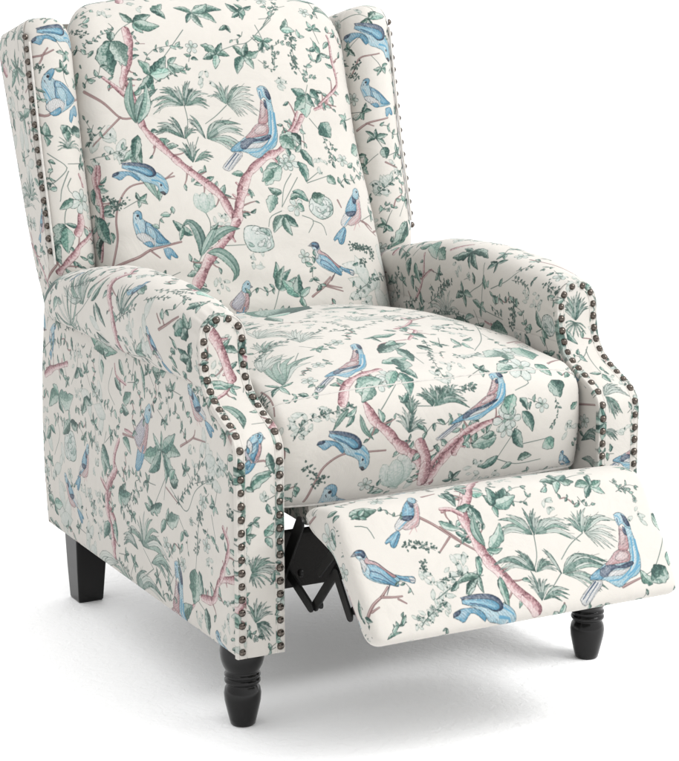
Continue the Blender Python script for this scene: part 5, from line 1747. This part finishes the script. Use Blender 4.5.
def plain(name, col, rough, spec=.5, metal=0, bump=0, scale=60, coat=0, var=.15):
    m, nt, b = nodes(name); N = nt.nodes.new; Lk = nt.links.new
    b.inputs['Roughness'].default_value = rough; b.inputs['Specular IOR Level'].default_value = spec
    b.inputs['Metallic'].default_value = metal; b.inputs['Coat Weight'].default_value = coat
    tc = N('ShaderNodeTexCoord'); no = N('ShaderNodeTexNoise'); no.inputs['Scale'].default_value = scale; no.inputs['Detail'].default_value = 4
    Lk(tc.outputs['Object'], no.inputs['Vector'])
    cr_ = N('ShaderNodeValToRGB')
    cr_.color_ramp.elements[0].position = .3; cr_.color_ramp.elements[1].position = .7
    cr_.color_ramp.elements[0].color = tuple(c*(1-var) for c in col)+(1,); cr_.color_ramp.elements[1].color = tuple(min(1, c*(1+var)) for c in col)+(1,)
    Lk(no.outputs['Fac'], cr_.inputs['Fac']); Lk(cr_.outputs['Color'], b.inputs['Base Color'])
    if bump:
        bp = N('ShaderNodeBump'); bp.inputs['Strength'].default_value = bump; bp.inputs['Distance'].default_value = .002
        Lk(no.outputs['Fac'], bp.inputs['Height']); Lk(bp.outputs['Normal'], b.inputs['Normal'])
    return m

# ------------------------------------------------------------------ meshes (built first: the prints need their UV boxes)
def empty(name, loc, parent=None):
    o = bpy.data.objects.new(name, None); COL.objects.link(o); o.location = loc; o.parent = parent
    o.empty_display_size = .1
    return o

chair = empty('armchair', (0, 0, 0))
chair['label'] = 'cream recliner armchair printed with blue birds, pink branches and green leaves, its footrest half raised'
chair['category'] = 'armchair'

parts = {}
def put(key, name, mb, parent=chair):
    o = mb.build(name, None, parent, key); parts[key] = o; return o

put('back', 'back_cushion', back_mesh())
put('seat', 'seat_cushion', seat_mesh())
put('foot', 'footrest', foot_mesh())
bands = {}
KEY = {'arm': {'L': 'left_arm', 'R': 'right_arm'}, 'panel': {'L': 'left_panel', 'R': 'right_panel'},
       'band': {'L': 'left_band', 'R': 'right_band'}, 'wing': {'L': 'left_wing', 'R': 'right_wing'}}
for s, k in ((-1, 'L'), (1, 'R')):
    arm = put(KEY['arm'][k], 'arm', arm_meshes(s))
    put(KEY['panel'][k], 'arm_front', panel_mesh(s), arm)
    b, c, N_ = band_mesh(s); bands[k] = (c, N_)
    put(KEY['band'][k], 'nail_trim', b, arm)
    put(KEY['wing'][k], 'wing', wing_mesh(s))
parts['left_arm']['label'] = 'rolled arm nearest the camera, on the left of the picture'
parts['right_arm']['label'] = 'rolled arm on the right of the picture'

# cloth-covered rail under the seat cushion
mb = MB()
rl = cr([(.20, .326), (.066, .3265), (.056, .322), (.054, .310), (.054, .296), (.058, .290), (.075, .289), (.20, .292)], 40)
xs = np.linspace(-.200, .262, 24); P = np.array([[(x, y, z) for x in xs] for y, z in rl])
L = np.r_[0, np.cumsum(np.linalg.norm(np.diff(rl, axis=0), axis=1))]
mb.grid(P, np.tile(xs, (40, 1)), np.tile(-L[:, None], (1, 24)), flip=True)
for j, o_ in ((0, 1), (-1, 0)):
    k = P[:, j]; mb.face(k[::-1] if o_ else k, [(.3+y, z) for x, y, z in k])
put('rail', 'seat_rail', mb)
# back frame panel behind the cushion, between the wings
mb = MB()
bp = [(.72, .30), (.752, .40), (.79, .52), (.86, .70), (.925, .88), (.955, .96), (.945, .985)]
bp = cr(bp, 30)
P = np.array([[(x, y-.0*(x/.26)**2, z) for x in np.linspace(-.262, .262, 12)] for y, z in bp])
L = np.r_[0, np.cumsum(np.linalg.norm(np.diff(bp, axis=0), axis=1))]
mb.grid(P, np.tile(-np.linspace(-.262, .262, 12), (30, 1)), np.tile(L[:, None], (1, 12)), flip=True)
put('rear', 'back_panel', mb)

# ------------------------------------------------------------------ prints
PRINTS = {}
if PAINT: paint_all()
for k, o in parts.items(): o.data.materials.append(fabric(k))

PIPE = plain('piping_fabric', (.43, .415, .39), .85, .2, scale=120, var=.12)
BLACKWOOD = plain('black_lacquered_wood', (.004, .0038, .0038), .17, .28, bump=.04, scale=40)
STEEL = plain('black_painted_steel', (.006, .006, .006), .36, .2, bump=.05, scale=90)
RAILM = plain('black_dust_cloth', (.010, .0095, .009), .8, .1, bump=.3, scale=400)
BRONZE = plain('antique_bronze', (.105, .090, .078), .20, .5, metal=1, scale=260, var=.4)
RIVET = plain('worn_steel', (.22, .22, .22), .35, .5, metal=1, scale=200)

def piping(name, pts, r, parent, mat=None):
    mb = MB(); tube(mb, pts, r, 8); return mb.build(name, mat or PIPE, parent)

# seat cushion seam along the top front edge
sp = seat_mesh(); G = sp.v[0].reshape(120, -1, 3)
i_edge = int(np.argmin(np.abs(SEATP[:, 0]-.046)+np.abs(SEATP[:, 1]-.480)))
piping('seam', G[i_edge, 6:-6]+np.array([0, 0, -.0004]), .0011, parts['seat'])
i_low = int(np.argmin(np.abs(SEATP[:, 0]-.050)+np.abs(SEATP[:, 1]-.330)))
piping('seam', G[i_low, 6:-6], .0026, parts['seat'])
# wing piping beside the nail row, arm panel piping
for s, k in ((-1, 'L'), (1, 'R')):
    zs = np.linspace(.60 if s < 0 else .63, .965, 40)
    pts = [(s*.3462, ip(z, WF)+.0015, z-.002+(.012*float(sm(z, .66, 1.0)) if s > 0 else 0)) for z in zs]
    piping('seam', pts, .0022, parts[KEY['wing'][k]])

# nail heads ---------------------------------------------------------------
def nail_mb():
    mb = MB(); r = .0056
    prof = [(r*1.02, -.0012), (r*1.04, .0004), (r*.97, .0018), (r*.80, .0034), (r*.55, .0046), (r*.28, .0052), (.0002, .0054)]
    lathe(mb, prof, (0, 0, 0), 16); return mb
def nail_at(me, p, nrm, parent):
    o = bpy.data.objects.new('nailhead', me); COL.objects.link(o); o.parent = parent
    o.location = p; n = Vector(nrm).normalized()
    n = (n+Vector([rnd.uniform(-.09, .09) for _ in range(3)])).normalized()
    o.rotation_euler = n.to_track_quat('Z', 'Y').to_euler(); o.scale = [rnd.uniform(.93, 1.07)]*3
    return o
nm = nail_mb().build('nailhead', BRONZE); NME = nm.data; bpy.data.objects.remove(nm)
spots = []
for k in 'LR':
    c, N_ = bands[k]
    d = np.r_[0, np.cumsum(np.linalg.norm(np.diff(c[:, :3], axis=0), axis=1))]
    cnt = int(round(d[-1]/.0196))
    for q in np.linspace(.010, d[-1]-.010, cnt):
        p = np.array([np.interp(q, d, c[:, j]) for j in range(3)]); nn = np.array([np.interp(q, d, N_[:, j]) for j in range(3)])
        spots.append((k, p+nn/np.linalg.norm(nn)*.0058, nn, KEY['arm'][k], q/d[-1]))
wing_spots = []
for s, k in ((-1, 'L'), (1, 'R')):
    for z in np.linspace(.622, .974, 18):
        dz = .012*float(sm(z, .66, 1.0)) if s > 0 else 0
        wing_spots.append((k, np.array([s*.3500, ip(z, WF)+.0088, z-.003+dz]), (s, -.55, 0), KEY['wing'][k], z))
single = [t for t in spots if t[0] == 'L']+[t for t in wing_spots if t[0] == 'L']
rest = [t for t in spots if t[0] == 'R']+[t for t in wing_spots if t[0] == 'R']
rest.sort(key=lambda t: (0 if t[3] == 'right_arm' and t[1][2] > .30 else 1))
room = 100-len(single); single += rest[:room]; rest = rest[room:]
for k, p, nn, par, _ in single: nail_at(NME, p, nn, parts[par])
if rest:
    mb = MB(); base = nail_mb()
    bv = np.vstack(base.v)
    for k, p, nn, par, _ in rest:
        q = Vector(nn).normalized().to_track_quat('Z', 'Y').to_matrix()
        M = np.array(q)
        o = mb.n; v = bv@M.T+p; mb.v.append(v); mb.n += len(v)
        mb.f += [[a+o for a in f] for f in base.f]; mb.uv += base.uv
    o = mb.build('nailheads', BRONZE, chair); o['kind'] = 'stuff'

# legs ------------------------------------------------------------------------
prof = [(.0004, 0), (.0165, 0), (.0185, .002), (.0205, .010), (.0238, .024), (.0268, .038), (.0276, .049), (.0262, .057), (.0232, .0625), (.0222, .0645),
        (.0252, .0652), (.0268, .068), (.0268, .0705), (.0252, .0730), (.0230, .0738), (.0252, .0746), (.0268, .077), (.0268, .0790), (.0252, .0815), (.0238, .0825),
        (.0258, .086), (.0298, .094), (.0325, .104), (.0332, .114), (.0325, .122), (.0318, .130)]
for s in (-1, 1):
    mb = MB(); lathe(mb, prof, (s*.306, .062, 0), 48)
    o = mb.build('leg', BLACKWOOD, chair); o['label'] = 'turned black front leg'
for s in (-1, 1):
    mb = MB(); st = []
    for z, h, dx, dy in ((0, .0215, 0, .003), (.003, .0228, 0, .002), (.06, .0262, 0, 0), (.14, .0300, 0, -.004)):
        c = np.array([s*.300+dx, .716+dy])
        r = round_poly([c+(-h, -h), c+(h, -h), c+(h, h), c+(-h, h)], [.003]*4, 4)
        st.append(np.c_[np.vstack([r, r[:1]]), np.full(len(r)+1, z)])
    P = np.array(st); mb.grid(P, arc(P), np.tile(P[:, :1, 2], (1, P.shape[1])))
    mb.face(P[0][:-1][::-1], [(0, 0)]*(P.shape[1]-1))
    o = mb.build('leg', BLACKWOOD, chair, smooth=False); o['label'] = 'square tapered black rear leg'

# reclining mechanism ---------------------------------------------------------
def box_mb(x0, x1, y0, y1, z0, z1, b=.003):
    mb = MB(); st = []
    for z, i in ((z0, b), (z0+b, 0), (z1-b, 0), (z1, b)):
        r = round_poly([(x0+i, y0+i), (x1-i, y0+i), (x1-i, y1-i), (x0+i, y1-i)], [b]*4, 4)
        st.append(np.c_[np.vstack([r, r[:1]]), np.full(len(r)+1, z)])
    P = np.array(st); mb.grid(P, arc(P), np.tile(P[:, :1, 2], (1, P.shape[1])))
    n = P.shape[1]-1
    mb.face(P[0][:-1][::-1], [(0, 0)]*n); mb.face(P[-1][:-1], [(0, 0)]*n)
    return mb
mech = empty('recliner_mechanism', (0, .02, .25), chair)
def mpart(name, mb, mat):
    o = mb.build(name, mat, None, smooth=False); o.parent = mech; o.matrix_parent_inverse.identity()
    o.location = (0, -.02, -.25); return o
mpart('cross_rail', box_mb(-.266, .266, .070, .092, .193, .278), RAILM)
box_seat = box_mb(-.262, .262, .11, .60, .310, .325)
seat_rail = box_seat.build('seat_base', RAILM, chair, smooth=False)
for s in (-1, 1):
    X = s*.228
    def lk(a, b, w, x, name='link'):
        mb = MB(); bar(mb, (X+s*x, *a), (X+s*x, *b), w*1.3, .004); return mpart(name, mb, STEEL)
    lk((0.019, 0.307), (0.082, 0.208), 0.017, 0.004)
    lk((0.068, 0.216), (0.001, 0.186), 0.0135, -0.003)
    lk((-0.007, 0.189), (-0.101, 0.290), 0.0125, -0.007)
    lk((-0.019, 0.319), (-0.091, 0.283), 0.0125, -0.011)
    lk((-0.077, 0.258), (-0.118, 0.207), 0.0125, -0.004)
    lk((-0.132, 0.218), (-0.159, 0.243), 0.005, -0.008)
    lk((-0.124, 0.234), (-0.147, 0.256), 0.0025, -0.008)
    lk((-0.043, 0.252), (-0.104, 0.307), 0.012, 0.004)
    for a, x in (((-0.017, 0.193), -.012), ((-0.077, 0.265), -.012), ((-0.118, 0.214), -.012), ((-0.016, 0.317), -.012), ((0.046, 0.223), -.012), ((-0.098, 0.260), -.012)):
        mb = MB()
        lathe(mb, [(.0062, 0), (.0062, .0025), (.005, .0045), (.0025, .0056), (.0002, .006)], (0, 0, 0), 18)
        o = mb.build('rivet', STEEL, None); o.parent = mech
        o.location = (X+s*x, a[0]-.02, a[1]-.25); o.rotation_euler = (0, math.radians(-90), 0)

# ------------------------------------------------------------------ setting
mb = MB(); g = np.linspace(-1, 1, 9)*14
P = np.array([[(x, y+4, 0) for x in g] for y in g])
mb.grid(P, P[:, :, 0], P[:, :, 1])
GM, nt, b = nodes('white_studio_floor'); N = nt.nodes.new; Lk = nt.links.new
b.inputs['Roughness'].default_value = .7; b.inputs['Specular IOR Level'].default_value = .15
tc = N('ShaderNodeTexCoord'); no = N('ShaderNodeTexNoise'); no.inputs['Scale'].default_value = 14; no.inputs['Detail'].default_value = 6
Lk(tc.outputs['Object'], no.inputs['Vector'])
rp = N('ShaderNodeValToRGB'); rp.color_ramp.elements[0].color = (.925, .925, .928, 1); rp.color_ramp.elements[1].color = (.945, .945, .945, 1)
Lk(no.outputs['Fac'], rp.inputs['Fac']); Lk(rp.outputs['Color'], b.inputs['Base Color'])
bp_ = N('ShaderNodeBump'); bp_.inputs['Strength'].default_value = .6; bp_.inputs['Distance'].default_value = .003
nf = N('ShaderNodeTexNoise'); nf.inputs['Scale'].default_value = 75; nf.inputs['Detail'].default_value = 5; nf.inputs['Distortion'].default_value = .8
Lk(tc.outputs['Object'], nf.inputs['Vector']); Lk(nf.outputs['Fac'], bp_.inputs['Height']); Lk(bp_.outputs['Normal'], b.inputs['Normal'])
o = mb.build('ground', GM); o['kind'] = 'structure'

world = bpy.data.worlds.new('World'); scene.world = world; world.use_nodes = True
wn = world.node_tree; bg = wn.nodes['Background']
tc = wn.nodes.new('ShaderNodeTexCoord'); dt = wn.nodes.new('ShaderNodeVectorMath'); dt.operation = 'DOT_PRODUCT'
dt.inputs[1].default_value = (.62, .15, .40)
wn.links.new(tc.outputs['Generated'], dt.inputs[0])
wr = wn.nodes.new('ShaderNodeMapRange'); wr.inputs['From Min'].default_value = -.70; wr.inputs['From Max'].default_value = .30
wr.inputs['To Min'].default_value = .96; wr.inputs['To Max'].default_value = 1.65
wn.links.new(dt.outputs['Value'], wr.inputs['Value']); wn.links.new(wr.outputs['Result'], bg.inputs[1])
bg.inputs[0].default_value = (1, 1, 1, 1)

def area(name, loc, tgt, size, energy, col=(1, 1, 1)):
    l = bpy.data.lights.new(name, 'AREA'); l.shape = 'DISK' if False else 'RECTANGLE'; l.size = size[0]; l.size_y = size[1]; l.energy = energy; l.color = col
    o = bpy.data.objects.new(name, l); COL.objects.link(o); o.location = loc
    o.rotation_euler = (Vector(tgt)-Vector(loc)).to_track_quat('-Z', 'Y').to_euler(); return o
area('key_softbox', (1.9, -1.9, 3.4), (0, .3, .4), (1.8, 1.8), 150)

cam = bpy.data.cameras.new('camera'); co = bpy.data.objects.new('camera', cam); COL.objects.link(co)
cam.sensor_fit = 'HORIZONTAL'; cam.sensor_width = 36; cam.lens = 2019.33/679*36; cam.clip_end = 200
co.location = (-1.4924, -2.484, 1.125)
co.rotation_euler = (math.pi/2-.2133, 0, -.4868)
scene.camera = co
scene.render.engine = 'CYCLES'
scene.view_settings.view_transform = 'Standard'; scene.view_settings.look = 'None'; scene.view_settings.exposure = 0
